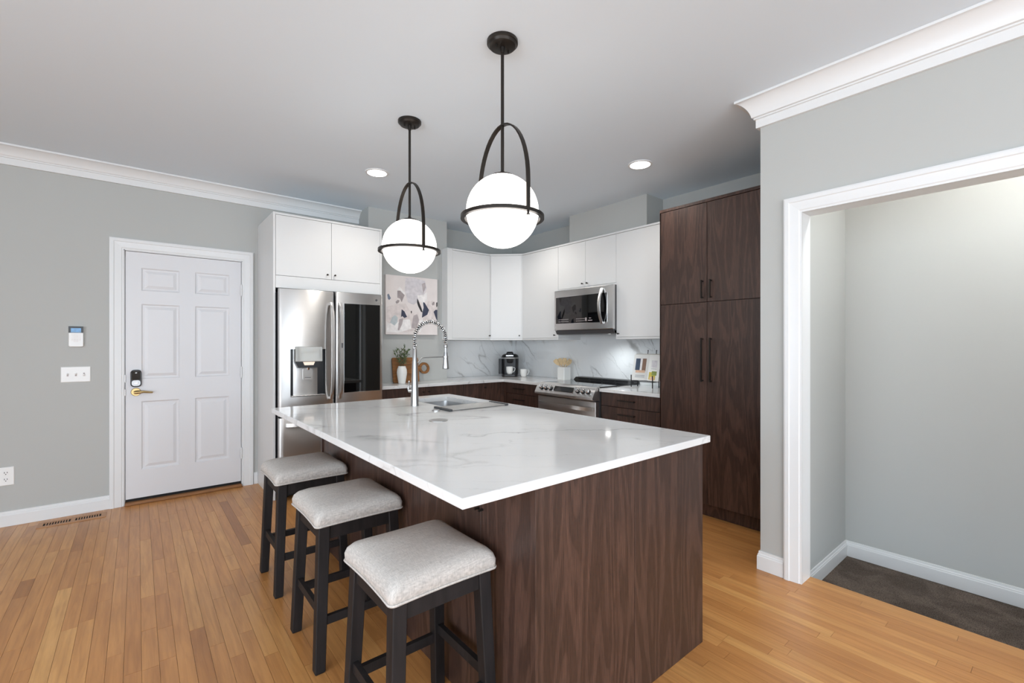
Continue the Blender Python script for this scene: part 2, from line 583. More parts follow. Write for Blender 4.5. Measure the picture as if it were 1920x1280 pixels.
# ---- floor
m = MB()
m.box(XLEFT, XS + 0.115, YREAR, 1.145, -0.12, -0.016)
m.box(XLEFT, XR, 1.145, YW + 0.12, -0.12, -0.016)
floor = struct(m.obj('floor', 'subfloor', keep=True), 'honey brown strip hardwood floor', 'floor')

cy, sy = math.cos(YAW), math.sin(YAW)


def proj(x, y, z):
    a = x * cy - y * sy
    dd = x * sy + y * cy
    if dd < 0.15:
        return None
    return 960 + F_PX * a / dd, V0 - F_PX * (z - CAM_H) / dd


def hidden(x, y):
    for (x0, x1, y0, y1, z1) in ((0.94, 1.94, 1.03, 3.13, 0.9), (0.885, 4.0, 4.28, 4.9, 0.9), (3.39, 4.0, 1.3, 4.9, 0.9), (2.83, 2.95, 0.93, 1.15, 2.7)):
        t0, t1 = 0.0, 1.0
        for o, dd, lo, hi in ((0, x, x0, x1), (0, y, y0, y1), (CAM_H, -CAM_H, 0, z1)):
            if abs(dd) < 1e-9:
                continue
            a, b = (lo - o) / dd, (hi - o) / dd
            if a > b:
                a, b = b, a
            t0, t1 = max(t0, a), min(t1, b)
        if t0 < t1 - 1e-6:
            return True
    return False


planks = []
PWD = 0.0572
row = 0
x = XS + 0.127 - 0.083        # the edge board along the stair
nose = (x, XS + 0.127)
while x > XLEFT:
    x1, x0 = x, max(XLEFT, x - PWD)
    y = YREAR - random.uniform(0, 0.7)
    yend = YW - 0.002
    while y < yend:
        L = random.choice((0.25, 0.35, 0.45, 0.55, 0.7, 0.9, 1.15)) * random.uniform(0.9, 1.1)
        if x0 > 2.0:
            L *= 1.5
        planks.append([x0, x1, max(YREAR, y), min(yend, y + L)])
        y += L
    x -= PWD
xx = XS + 0.127
while xx < 3.42:
    y = 1.146
    while y < YW:
        L = random.uniform(0.4, 1.5)
        planks.append([xx, xx + PWD, y, min(YW - 0.002, y + L)])
        y += L
    xx += PWD
y = YREAR
for y1 in (-1.4, 0.05, 1.0085):
    planks.append([nose[0], nose[1], y, y1])
    y = y1
# under the jamb/wall the edge board stops
planks += [[nose[0], nose[1], 1.146, 2.4], [nose[0], nose[1], 2.4, 3.6], [nose[0], nose[1], 3.6, YW - 0.002]]


def vis_area(p):
    x0, x1, y0, y1 = p
    pts = [(x0, y0), (x1, y0), (x1, y1), (x0, y1)]
    ok = 0
    for t in (0.1, 0.3, 0.5, 0.7, 0.9):
        q = proj((x0 + x1) / 2, y0 + (y1 - y0) * t, 0)
        if q and 0 <= q[0] <= 1920 and 0 <= q[1] <= 1280 and not hidden((x0 + x1) / 2, y0 + (y1 - y0) * t):
            ok += 1
    if not ok:
        return 0
    s = [proj(a, b, 0) for a, b in pts]
    if any(q is None for q in s):
        s = [proj(a, max(b, 0.35), 0) or (960, 1280) for a, b in pts]
    ar = 0
    for i in range(4):
        ar += s[i][0] * s[(i + 1) % 4][1] - s[(i + 1) % 4][0] * s[i][1]
    return min(abs(ar) / 2, 40000) * ok / 5


planks = [p for p in planks if p[3] - p[2] > 0.02]
planks = [p for p in planks if not (p[0] > 0.99 and p[1] < 1.88 and p[2] > 1.09 and p[3] < 3.08)]
planks.sort(key=vis_area, reverse=True)


def plank_mesh(bm, lay, p, r):
    x0, x1, y0, y1 = p
    g = 0.0005
    z1 = random.uniform(-0.0003, 0.0)
    v = [bm.verts.new((a, b, c)) for a in (x0 + g, x1 - g) for b in (y0 + g, y1 - g) for c in (-0.0158, z1)]
    for q in ((0, 1, 3, 2), (4, 6, 7, 5), (0, 4, 5, 1), (2, 3, 7, 6), (0, 2, 6, 4), (1, 5, 7, 3)):
        f = bm.faces.new([v[i] for i in q])
        f[lay] = r


def plank_obj(ps):
    bm = bmesh.new()
    lay = bm.faces.layers.float.new('rnd')
    for p in ps:
        plank_mesh(bm, lay, p, min(1, max(0, random.gauss(0.52, 0.16))))
    bmesh.ops.recalc_face_normals(bm, faces=bm.faces)
    me = bpy.data.meshes.new('plank')
    bm.to_mesh(me)
    bm.free()
    me.materials.append(MATS['hardwood'])
    o = bpy.data.objects.new('plank', me)
    COL.objects.link(o)
    o.parent = floor
    return o


for p in planks[:299]:
    plank_obj([p])
rest = plank_obj(planks[299:])
rest.name = 'remaining_planks'
rest['kind'] = 'stuff'

# stair landing: structure below, carpet
struct(B(XS + 0.115, 3.92, -2.2, 1.01, -0.30, -0.20).obj('floor_landing', 'subfloor'), 'sunken stair landing under the dark carpet', 'floor')
bm = MB()
n1, n2 = 90, 220
for i in range(n1 + 1):
    for j in range(n2 + 1):
        bm.bm.verts.new((2.945 + (3.92 - 2.945) * i / n1, -2.2 + 3.21 * j / n2, -0.19 + random.uniform(-0.0035, 0.0035)))
bm.bm.verts.ensure_lookup_table()
for i in range(n1):
    for j in range(n2):
        k = i * (n2 + 1) + j
        bm.bm.faces.new([bm.bm.verts[q] for q in (k, k + n2 + 1, k + n2 + 2, k + 1)])
tag(bm.obj('carpet', 'carpet_pile', smooth=True), 'dark grey-brown pile carpet on the stair landing', 'carpet', kind='stuff')
struct(B(2.925, 2.945, OY0, OY1 + 0.08, -0.2, -0.017).obj('trim_3', 'trim_paint'), 'white riser board below the floor edge at the landing', 'trim')

# ---- mouldings
def crown_prof(zb, out=0.105):
    p = [(0, zb), (0.018, zb), (0.018, zb + 0.048), (0.027, zb + 0.05), (0.027, zb + 0.058), (0.034, zb + 0.06)]
    za, z2 = zb + 0.062, CEIL - 0.014
    for k in range(9):
        t = k / 8
        a = t * PI / 2
        p.append((0.036 + (out - 0.042) * (1 - math.cos(a)) * 0.65 + (out - 0.042) * t * 0.35, za + (z2 - za) * (math.sin(a) * 0.65 + t * 0.35)))
    p += [(out, z2), (out, CEIL - 0.001), (0, CEIL - 0.001)]
    return p


Zn = (0, 0, 1)
m = MB().sweep([(a, b) for a, b in crown_prof(2.62)], [(1.854, YW - 0.0005, 0), (XLEFT, YW - 0.0005, 0)], Zn)
struct(m.obj('trim_1', 'trim_paint', smooth=30.0), 'white crown moulding along the entry door wall', 'trim')
m = MB().sweep(crown_prof(2.588), [(XS - 0.0005, YREAR, 0), (XS - 0.0005, 1.1455, 0), (3.3, 1.1455, 0)], (0, 0, 1))
o = m.obj('trim_2', 'trim_paint', smooth=30.0)
struct(o, 'white crown moulding above the stair opening', 'trim')

BASE = [(0, 0), (0.014, 0), (0.014, 0.078), (0.011, 0.083), (0.011, 0.088), (0.0075, 0.094), (0.0065, 0.107), (0, 0.108)]
m = MB().sweep(BASE, [(-0.172, YW - 0.0005, 0.0005), (XLEFT, YW - 0.0005, 0.0005)], Zn)
m.sweep(BASE, [(0.883, YW - 0.0005, 0.0005), (0.85, YW - 0.0005, 0.0005)], Zn)
struct(m.obj('baseboard_back', 'trim_paint'), 'white baseboard along the entry door wall', 'baseboard')
m = MB().sweep(BASE, [(XS - 0.0005, 1.0185, 0.0005), (XS - 0.0005, 1.1455, 0.0005), (3.335, 1.1455, 0.0005)], Zn)
struct(m.obj('baseboard_corner', 'trim_paint'), 'short white baseboard wrapping the wall corner by the pantry', 'baseboard')
m = MB().sweep(BASE, [(XS - 0.0005, YREAR, 0.0005), (XS - 0.0005, OY0 - 0.09, 0.0005)], Zn)
struct(m.obj('baseboard_right', 'trim_paint'), 'white baseboard beyond the stair opening', 'baseboard')
m = MB().sweep(BASE, [(3.9195, -2.19, -0.187), (3.9195, 1.0095, -0.187), (2.9455, 1.0095, -0.187)], Zn)
struct(m.obj('baseboard_landing', 'trim_paint'), 'white baseboard around the carpeted stair landing', 'baseboard')

CAS = [(0, 0), (0.088, 0), (0.088, 0.020), (0.080, 0.023), (0.062, 0.023), (0.058, 0.018), (0.030, 0.0155), (0.014, 0.0145), (0.010, 0.011), (0.0, 0.011)]


def casing(pts, N, name, label):
    m = MB().sweep(CAS, pts, N)
    return struct(m.obj(name, 'trim_paint'), label, 'trim')


# entry door casing; profile a-direction = N x dir must point away from the opening
cas1 = casing([(DX0, YW - 0.0005, 0.0005), (DX0, YW - 0.0005, DZ1), (DX1, YW - 0.0005, DZ1), (DX1, YW - 0.0005, 0.0005)], (0, -1, 0), 'trim_4',
              'white moulded casing around the entry door')
m = MB()
m.box(DX0, DX0 + 0.006, YW - 0.002, YW + 0.12, 0, DZ1)
m.box(DX1 - 0.006, DX1, YW - 0.002, YW + 0.12, 0, DZ1)
m.box(DX0, DX1, YW - 0.002, YW + 0.12, DZ1 - 0.006, DZ1)
m.box(DX0 + 0.006, DX0 + 0.030, YW + 0.0475, YW + 0.075, 0.0245, DZ1 - 0.006)
m.box(DX1 - 0.030, DX1 - 0.006, YW + 0.0475, YW + 0.075, 0.0245, DZ1 - 0.006)
m.box(DX0 + 0.006, DX1 - 0.006, YW + 0.0475, YW + 0.075, DZ1 - 0.030, DZ1 - 0.006)
m.obj('jamb', 'trim_paint', cas1)
struct(B(DX0 + 0.007, DX1 - 0.007, YW - 0.035, YW + 0.10, 0.0005, 0.024, bev=0.004).box(DX0, DX1, YW + 0.001, YW + 0.119, -0.0158, 0.0004).obj('trim_5', 'threshold_wood'), 'brown wooden threshold under the entry door', 'trim')
m = MB()
cas2 = casing([(XS - 0.0005, OY1, 0.0005), (XS - 0.0005, OY1, OZ1), (XS - 0.0005, OY0, OZ1), (XS - 0.0005, OY0, 0.0005)], (-1, 0, 0), 'trim_6',
              'white moulded casing around the stair opening')
m = MB()
m.box(XS - 0.002, XS + 0.12, OY1, OY1 + 0.018, 0.0005, OZ1)
m.box(XS - 0.002, XS + 0.12, OY0 - 0.018, OY0, 0.0005, OZ1)
m.box(XS - 0.002, XS + 0.12, OY0 - 0.018, OY1 + 0.018, OZ1, OZ1 + 0.018)
m.obj('jamb', 'trim_paint', cas2)


# ---- six-panel entry door
def panel_slab(mb, x0, x1, z0, z1, yf, yb, panels):
    xs = sorted({x0, x1} | {p[0] for p in panels} | {p[1] for p in panels})
    zs = sorted({z0, z1} | {p[2] for p in panels} | {p[3] for p in panels})
    def loop(a0, a1, c0, c1, y):
        return [mb.bm.verts.new(q) for q in ((a0, y, c0), (a1, y, c0), (a1, y, c1), (a0, y, c1))]
    for i in range(len(xs) - 1):
        for j in range(len(zs) - 1):
            a0, a1, c0, c1 = xs[i], xs[i + 1], zs[j], zs[j + 1]
            mx, mz = (a0 + a1) / 2, (c0 + c1) / 2
            inside = any(p[0] < mx < p[1] and p[2] < mz < p[3] for p in panels)
            if not inside:
                mb.bm.faces.new(loop(a0, a1, c0, c1, yf))
    for (a0, a1, c0, c1) in panels:
        prev = loop(a0, a1, c0, c1, yf)
        for ins, dy in ((0.010, 0.009), (0.022, 0.010), (0.045, 0.002)):
            cur = loop(a0 + ins, a1 - ins, c0 + ins, c1 - ins, yf + dy)
            for k in range(4):
                mb.bm.faces.new((prev[k], prev[(k + 1) % 4], cur[(k + 1) % 4], cur[k]))
            prev = cur
        mb.bm.faces.new(prev)
    for (a, b, c, e) in (((x0, z0), (x1, z0), 0, 0), ((x1, z0), (x1, z1), 0, 0), ((x1, z1), (x0, z1), 0, 0), ((x0, z1), (x0, z0), 0, 0)):
        mb.bm.faces.new([mb.bm.verts.new(q) for q in ((a[0], yf, a[1]), (b[0], yf, b[1]), (b[0], yb, b[1]), (a[0], yb, a[1]))])
    mb.bm.faces.new(loop(x0, x1, z0, z1, yb))


YD = YW + 0.006
m = MB()
pan = [(0.026, 0.285, 1.765, 1.955), (0.395, 0.655, 1.765, 1.955), (0.026, 0.285, 1.03, 1.655), (0.395, 0.655, 1.03, 1.655),
       (0.026, 0.285, 0.275, 0.845), (0.395, 0.655, 0.275, 0.845)]
panel_slab(m, DX0 + 0.010, DX1 - 0.010, 0.046, DZ1 - 0.010, YD, YD + 0.04, pan)
bmesh.ops.remove_doubles(m.bm, verts=m.bm.verts, dist=1e-5)
door = struct(m.obj('door_1', 'door_paint'), 'white six-panel entry door with a brass lever', 'door')
B(DX0 + 0.012, DX1 - 0.012, YD + 0.004, YD + 0.036, 0.0245, 0.046).obj('door_sweep', 'dark_gap', door)
# smart lock
lx, lz = -0.0075, 1.038
lk = MB().loft([[(lx + a, YD - 0.0005 - t, lz + b) for a, b in rrect(0.072 - q, 0.142 - q, 0.026)] for t, q in ((0, 0), (0.018, 0), (0.024, 0.008))])
lk = lk.obj('smart_lock', 'black_plastic', door, smooth=True)
tag(lk, 'black and silver keypad lock', None)
MB().loft([[(lx + a, YD - 0.0245 - t, lz + 0.024 + b) for a, b in rrect(0.056, 0.072, 0.006)] for t in (0, 0.0015)]).obj('touch_screen', 'black_glass', lk)
MB().loft([[(lx + a, YD - 0.0245 - t, lz - 0.038 + b) for a, b in rrect(0.056, 0.046, 0.018)] for t in (0, 0.002)]).obj('escutcheon', 'rack_steel', lk)
MB().loft([[(lx + 0.016 * s * math.cos(k * PI / 10), YD - 0.0265 - t, lz - 0.038 + 0.010 * s * math.sin(k * PI / 10)) for k in range(20)] for t, s in ((0, 1), (0.008, 0.9))]).obj('thumb_turn', 'steel', lk, smooth=True)
MB().loft([[(lx + 0.007 * math.cos(k * PI / 10), YD - 0.026 - t, lz + 0.046 + 0.005 * math.sin(k * PI / 10)) for k in range(20)] for t in (0, 0.001)]).obj('emblem', 'mark_white', lk)
# brass lever
hx, hz = -0.008, 0.925
m = MB().cyl((hx, YD - 0.0005, hz), (hx, YD - 0.010, hz), 0.034, 0.030, 28)
m.cyl((hx, YD - 0.010, hz), (hx, YD - 0.045, hz), 0.014, 0.012, 20)
hd = m.obj('lever_rose', 'brass', door, smooth=True)
tag(hd, 'polished brass lever handle', None)
MB().tube([(hx - 0.012, YD - 0.05, hz - 0.002), (hx + 0.01, YD - 0.052, hz), (hx + 0.05, YD - 0.05, hz + 0.002), (hx + 0.085, YD - 0.047, hz - 0.004), (hx + 0.108, YD - 0.044, hz - 0.006)],
          [0.012, 0.014, 0.0095, 0.008, 0.007], 12).obj('lever', 'brass', hd, smooth=True)
for zz in (1.82, 1.06, 0.31):
    m = MB()
    for k in range(3):
        m.cyl((DX1 - 0.009, YW - 0.0125, zz - 0.045 + k * 0.0305), (DX1 - 0.009, YW - 0.0125, zz - 0.0165 + k * 0.0305), 0.0085, n=12)
    m.cyl((DX1 - 0.009, YW - 0.0125, zz - 0.052), (DX1 - 0.009, YW - 0.0125, zz + 0.053), 0.004, n=8)
    m.obj('hinge', 'trim_paint', door, smooth=True)

for zz, hh in ((1.038, 0.030), (0.925, 0.026)):
    B(DX0 + 0.0062, DX0 + 0.0095, YW - 0.004, YW + 0.004, zz - hh, zz + hh).obj('strike_plate', 'chrome', door)

# ---- wall plates
def plate(x0, x1, z0, z1):
    return MB().loft([[((x0 + x1) / 2 + a, YW - 0.0005 - t, (z0 + z1) / 2 + b) for a, b in rrect(x1 - x0 - q, z1 - z0 - q, 0.004)] for t, q in ((0, 0), (0.003, 0), (0.006, 0.008))])


t = thing('light_switch_plate', 'white triple toggle switch plate on the wall below the alarm keypad', 'switch', (-0.368, YW, 1.026))
plate(-0.452, -0.284, 1.026, 1.145).obj('cover_plate', 'white_plastic', t)
for k in (-1, 0, 1):
    xx = -0.368 + k * 0.046
    B(xx - 0.005, xx + 0.005, YW - 0.0085, YW - 0.0062, 1.073, 1.097).obj('toggle_slot', 'pt_mauve', t)
    MB().bar((xx, YW - 0.007, 1.085), (xx, YW - 0.017, 1.085 + (0.009 if k < 1 else -0.009)), 0.0085, 0.010).obj('toggle', 'white_plastic', t)
t = thing('wall_outlet', 'white duplex outlet low on the grey wall', 'outlet', (-0.735, YW, 0.295))
plate(-0.777, -0.694, 0.296, 0.428).obj('cover_plate', 'white_plastic', t)
for zc in (0.338, 0.386):
    sk = MB().loft([[(-0.735 + a, YW - 0.0062 - q, zc + b) for a, b in rrect(0.034, 0.030, 0.012)] for q in (0, 0.002)]).obj('socket', 'white_plastic', t)
    m = MB()
    m.box(-0.744, -0.741, YW - 0.0092, YW - 0.0083, zc - 0.001, zc + 0.010)
    m.box(-0.730, -0.727, YW - 0.0092, YW - 0.0083, zc, zc + 0.009)
    m.cyl((-0.7355, YW - 0.0092, zc - 0.008), (-0.7355, YW - 0.0083, zc - 0.008), 0.003, n=10)
    m.obj('slots', 'dark_gap', sk)
t = thing('alarm_keypad', 'white alarm keypad with blue screen on the wall left of the door', 'keypad', (-0.366, YW, 1.30))
m = MB().loft([[(-0.366 + a, YW - 0.0005 - q, 1.379 + b) for a, b in rrect(0.084 - s, 0.158 - s, 0.010)] for q, s in ((0, 0), (0.018, 0), (0.022, 0.006))])
m.obj('body', 'white_plastic', t, smooth=True)
B(-0.408, -0.324, YW - 0.024, YW - 0.0225, 1.408, 1.458).obj('screen_bezel', 'black_plastic', t)
B(-0.395, -0.337, YW - 0.0252, YW - 0.0242, 1.411, 1.444).obj('screen', 'screen_blue', t)
for r in range(5):
    for cc in range(4):
        if r == 4 and cc in (0, 3):
            continue
        B(-0.393 + cc * 0.0145, -0.382 + cc * 0.0145, YW - 0.0238, YW - 0.0222, 1.388 - r * 0.0125, 1.396 - r * 0.0125).obj('key', 'pt_white', t)

# floor register
t = thing('floor_register', 'wooden floor vent register by the baseboard', 'vent', (-0.375, 4.735, 0))
m = MB()
X0, X1, Y0, Y1 = -0.56, -0.185, 4.672, 4.80
m.box(X0, X1, Y0, Y0 + 0.03, 0.0005, 0.005)
m.box(X0, X1, Y1 - 0.03, Y1, 0.0005, 0.005)
m.box(X0, X0 + 0.03, Y0 + 0.03, Y1 - 0.03, 0.0005, 0.005)
m.box(X1 - 0.03, X1, Y0 + 0.03, Y1 - 0.03, 0.0005, 0.005)
m.box(-0.385, -0.36, Y0 + 0.03, Y1 - 0.03, 0.0005, 0.005)
m.obj('frame', 'vent_wood', t)
B(X0 + 0.025, X1 - 0.025, Y0 + 0.025, Y1 - 0.025, 0.0003, 0.0012).obj('opening', 'dark_gap', t)
for b0, b1 in ((X0 + 0.03, -0.385), (-0.36, X1 - 0.03)):
    n = 10
    for k in range(1, n):
        xx = b0 + (b1 - b0) * k / n
        B(xx - 0.0032, xx + 0.0032, Y0 + 0.03, Y1 - 0.03, 0.0014, 0.0048).obj('slat', 'vent_wood', t)

# ================================================================ CABINETS
def knob(parent, p, dirv):
    p, dv = Vector(p), Vector(dirv)
    m = MB().cyl(p, p + dv * 0.014, 0.0045, n=10)
    m.cyl(p + dv * 0.014, p + dv * 0.024, 0.0065, 0.0085, n=14)
    return m.obj('knob', 'bronze', parent, smooth=True)


def pull(parent, p0, p1, out, r=0.006):
    """bar pull between two points standing off along out"""
    p0, p1, o = Vector(p0), Vector(p1), Vector(out)
    m = MB()
    d = (p1 - p0).normalized()
    m.bar(p0 + o * 0.028, p1 + o * 0.028, 0.010, 0.010)
    for q in (p0 + d * 0.008, p1 - d * 0.008):
        m.bar(q, q + o * 0.026, 0.008, 0.008)
    return m.obj('handle', 'bronze', parent)


# ---- cabinet over the fridge with tall side panel
FY = 4.25
t = thing('fridge_cabinet', 'white two-door cabinet over the fridge with tall side panel', 'cabinet', (0.885, FY, 0))
ZT = 2.44
m = MB()
m.box(0.885, 0.903, FY, YW - 0.001, 0.0005, ZT, bev=0.001)
m.obj('side_panel', 'cabinet_white', t)
m = MB()
m.box(0.9035, 1.826, FY + 0.021, YW - 0.001, 1.80, ZT - 0.0185)
m.obj('body', 'cabinet_white', t)
B(0.9035, 1.8465, FY, YW - 0.001, ZT - 0.018, ZT, bev=0.001).obj('top_panel', 'cabinet_white', t)
m = B(1.8285, 1.8465, FY, YW - 0.28, 1.80, ZT - 0.0185, bev=0.001)
m.obj('side_panel', 'cabinet_white', t)
B(0.9045, 1.8275, FY, FY + 0.019, 1.80, 1.904, bev=0.001).obj('filler_panel', 'cabinet_white', t)
for a0, a1, kx in ((0.9055, 1.364, 1.325), (1.367, 1.8265, 1.392)):
    dr = B(a0, a1, FY, FY + 0.019, 1.9075, ZT - 0.021, bev=0.0012).obj('door', 'cabinet_white', t)
    knob(dr, (kx, FY, 1.945), (0, -1, 0))

# ---- wall cabinets
UZ0, UZ1 = 1.37, 2.422
F1, F2 = 4.49, 3.63


def upper_y(x0, x1, knob_x, label):
    t = thing('wall_cabinet', label, 'cabinet', ((x0 + x1) / 2, F1, UZ0), 'white wall cabinets')
    B(x0, x1, F1 + 0.021, YW - 0.022, UZ0 + 0.019, UZ1 - 0.019).obj('body', 'cabinet_white', t)
    return t


def upper_x(y0, y1, z0, doors, label):
    t = thing('wall_cabinet', label, 'cabinet', (F2, (y0 + y1) / 2, z0), 'white wall cabinets')
    B(F2 + 0.021, XR - 0.022, y0 + 0.001, y1 - 0.001, z0 + 0.019, UZ1 - 0.019).obj('body', 'cabinet_white', t)
    B(F2 - 0.003, XR - 0.022, y0 + 0.0005, y1 - 0.0005, UZ1 - 0.018, UZ1, bev=0.001).obj('top_panel', 'cabinet_white', t)
    B(F2 - 0.001, XR - 0.022, y0 + 0.0005, y1 - 0.0005, z0, z0 + 0.018, bev=0.001).obj('bottom_panel', 'cabinet_white', t)
    for a0, a1, ky in doors:
        dr = B(F2, F2 + 0.019, a0 + 0.0015, a1 - 0.0015, z0 + 0.0205, UZ1 - 0.021, bev=0.0012).obj('door', 'cabinet_white', t)
        knob(dr, (F2, ky, z0 + 0.052), (-1, 0, 0))
    return t


# left of the corner, facing the room
XA0, XA1 = 2.7325, 3.341
t = upper_y(XA0 + 0.068, XA1 - 0.001, 0, 'white single-door wall cabinet beside the abstract canvas')
B(XA0 + 0.068, XA1 - 0.0005, F1 - 0.003, YW - 0.022, UZ1 - 0.018, UZ1, bev=0.001).obj('top_panel', 'cabinet_white', t)
B(XA0 + 0.068, XA1 - 0.0005, F1 - 0.001, YW - 0.022, UZ0, UZ0 + 0.018, bev=0.001).obj('bottom_panel', 'cabinet_white', t)
B(XA0 + 0.0, XA0 + 0.018, F1 - 0.003, 4.609, UZ0, UZ1, bev=0.001).obj('side_panel', 'cabinet_white', t)
B(XA0 + 0.0185, XA0 + 0.0675, F1 + 0.0, F1 + 0.115, UZ0, UZ1, bev=0.001).obj('filler_strip', 'cabinet_white', t)
dr = B(XA0 + 0.0455 + 0.0235, XA1 - 0.002, F1, F1 + 0.019, UZ0 + 0.0205, UZ1 - 0.021, bev=0.0012).obj('door', 'cabinet_white', t)
knob(dr, (XA1 - 0.018, F1, 1.424), (0, -1, 0))
# diagonal corner unit
PA, PB = Vector((XA1, F1, 0)), Vector((F2, 4.222, 0))
dv = (PB - PA).normalized()
nv = Vector((dv.y, -dv.x, 0))      # outward, towards the room
if nv.dot(Vector((-1, -1, 0))) < 0:
    nv = -nv
t = thing('wall_cabinet', 'white diagonal corner wall cabinet above the coffee maker', 'cabinet', (3.5, 4.37, UZ0), 'white wall cabinets')
ia, ib = PA - nv * 0.021, PB - nv * 0.021
poly = [(XA1 + 0.001, ia.y + 0.001), (ib.x + 0.001, 4.2235), (XR - 0.022, 4.2235), (XR - 0.022, YW - 0.022), (XA1 + 0.001, YW - 0.022)]
MB().prism(poly, UZ0 + 0.019, UZ1 - 0.019).obj('body', 'cabinet_white', t)
poly2 = [(XA1, F1 - 0.002), (F2 - 0.002, 4.222), (XR - 0.022, 4.222), (XR - 0.022, YW - 0.022), (XA1, YW - 0.022)]
MB().prism(poly2, UZ1 - 0.018, UZ1).obj('top_panel', 'cabinet_white', t)
MB().prism(poly2, UZ0, UZ0 + 0.018).obj('bottom_panel', 'cabinet_white', t)
a, b2 = PA + dv * 0.010, PB - dv * 0.010
MB().prism([(q.x, q.y) for q in (a, b2, b2 - nv * 0.019, a - nv * 0.019)], UZ0 + 0.0205, UZ1 - 0.021).obj('door', 'cabinet_white', t)
dr = t.children[-1]
knob(dr, PB - dv * 0.035 + Vector((0, 0, 1.424)), nv)
upper_x(3.606, 4.2215, UZ0, [(3.606, 4.216, 3.655)], 'white single-door wall cabinet between corner unit and microwave')
t = upper_x(2.812, 3.6055, 1.905, [(2.812, 3.208, 3.175), (3.208, 3.6055, 3.241)], 'short white two-door wall cabinet above the microwave')
upper_x(2.142, 2.8115, UZ0, [(2.142, 2.8115, 2.775)], 'white single-door wall cabinet against the dark pantry')

# ---- pantry
PX = 3.34
t = thing('pantry_cabinet', 'tall dark oak pantry cabinet with four doors', 'cabinet', (PX, 1.74, 0))
B(PX + 0.0205, XR - 0.001, 1.340, 2.138, 0.105, 2.40).obj('body', 'dark_oak', t)
B(PX, XR - 0.001, 2.1385, 2.1400, 0.0005, 2.423).obj('side_panel', 'dark_oak', t)
B(PX - 0.002, XR - 0.001, 1.148, 2.138, 2.4005, 2.423, bev=0.001).obj('top_panel', 'dark_oak', t)
B(3.392, XR - 0.001, 1.340, 2.138, 0.0005, 0.104).obj('toe_kick', 'dark_oak', t)
B(PX + 0.002, PX + 0.02, 1.148, 1.3385, 0.0005, 2.40).obj('filler_panel', 'dark_oak', t)
for y0, y1, z0, z1, ky, kz0, kz1 in ((1.3405, 1.7335, 0.106, 1.638, 1.701, 1.035, 1.368), (1.7365, 2.1300, 0.106, 1.638, 1.768, 1.035, 1.368),
                                     (1.3405, 1.7335, 1.643, 2.397, 1.701, 1.668, 1.808), (1.7365, 2.1300, 1.643, 2.397, 1.768, 1.668, 1.808)):
    dr = B(PX, PX + 0.02, y0, y1, z0, z1, bev=0.0012).obj('door', 'dark_oak', t)
    pull(dr, (PX, ky, kz0), (PX, ky, kz1), (-1, 0, 0))

# ---- base cabinets
CZ = 0.905
BX, BY = 3.385, 4.275


def drawers(y0, y1, label, fronts, hy):
    t = thing('base_cabinet', label, 'cabinet', (BX, (y0 + y1) / 2, 0), 'dark oak base cabinets')
    B(BX + 0.021, XR - 0.001, y0, y1, 0.10, CZ - 0.031).obj('body', 'dark_oak', t)
    B(BX + 0.07, XR - 0.001, y0, y1, 0.0005, 0.0995).obj('toe_kick', 'dark_oak', t)
    for z0, z1 in fronts:
        dr = B(BX, BX + 0.02, y0 + 0.002, y1 - 0.002, z0, z1, bev=0.0012).obj('drawer', 'dark_oak', t)
        zz = (z0 + z1) / 2 if z1 - z0 < 0.2 else z1 - 0.06
        pull(dr, (BX, hy - 0.088, zz), (BX, hy + 0.088, zz), (-1, 0, 0))


drawers(2.1415, 2.795, 'dark oak drawer base cabinet between the range and the pantry', [(0.105, 0.42), (0.424, 0.743), (0.748, 0.872)], 2.497)
drawers(3.612, 4.225, 'dark oak drawer base cabinet left of the range', [(0.105, 0.42), (0.424, 0.743), (0.748, 0.872)], 3.98)
t = thing('base_cabinet', 'dark oak base cabinet with two doors beside the fridge', 'cabinet', (2.3, BY, 0), 'dark oak base cabinets')
B(1.845, 2.806, BY + 0.021, 4.609, 0.10, CZ - 0.031).obj('body', 'dark_oak', t)
B(1.845, 2.806, BY + 0.07, 4.609, 0.0005, 0.0995).obj('toe_kick', 'dark_oak', t)
for a0, a1, kx in ((1.847, 2.336, 2.306), (2.340, 2.806, 2.371)):
    dr = B(a0, a1, BY, BY + 0.02, 0.105, 0.872, bev=0.0012).obj('door', 'dark_oak', t)
    knob(dr, (kx, BY, 0.822), (0, -1, 0))
t = thing('base_cabinet', 'dark oak corner base cabinet below the coffee maker', 'cabinet', (3.1, BY, 0), 'dark oak base cabinets')
MB().prism([(2.808, BY + 0.021), (BX + 0.021, BY + 0.021), (BX + 0.021, 4.227), (XR - 0.001, 4.227), (XR - 0.001, YW - 0.001), (2.808, YW - 0.001)], 0.10, CZ - 0.031).obj('body', 'dark_oak', t)
MB().prism([(2.808, BY + 0.07), (BX + 0.07, BY + 0.07), (BX + 0.07, 4.227), (XR - 0.001, 4.227), (XR - 0.001, YW - 0.001), (2.808, YW - 0.001)], 0.0005, 0.0995).obj('toe_kick', 'dark_oak', t)
dr = B(2.810, 3.335, BY, BY + 0.02, 0.105, 0.872, bev=0.0012).obj('door', 'dark_oak', t)
knob(dr, (3.105, BY, 0.822), (0, -1, 0))
B(3.338, BX, BY + 0.001, BY + 0.02, 0.105, 0.872).obj('filler_panel', 'dark_oak', t)
B(BX + 0.001, BX + 0.02, 4.2275, BY + 0.0195, 0.105, 0.872).obj('filler_panel', 'dark_oak', t)

# ---- perimeter worktops
CFX, CFY = 3.36, 4.25


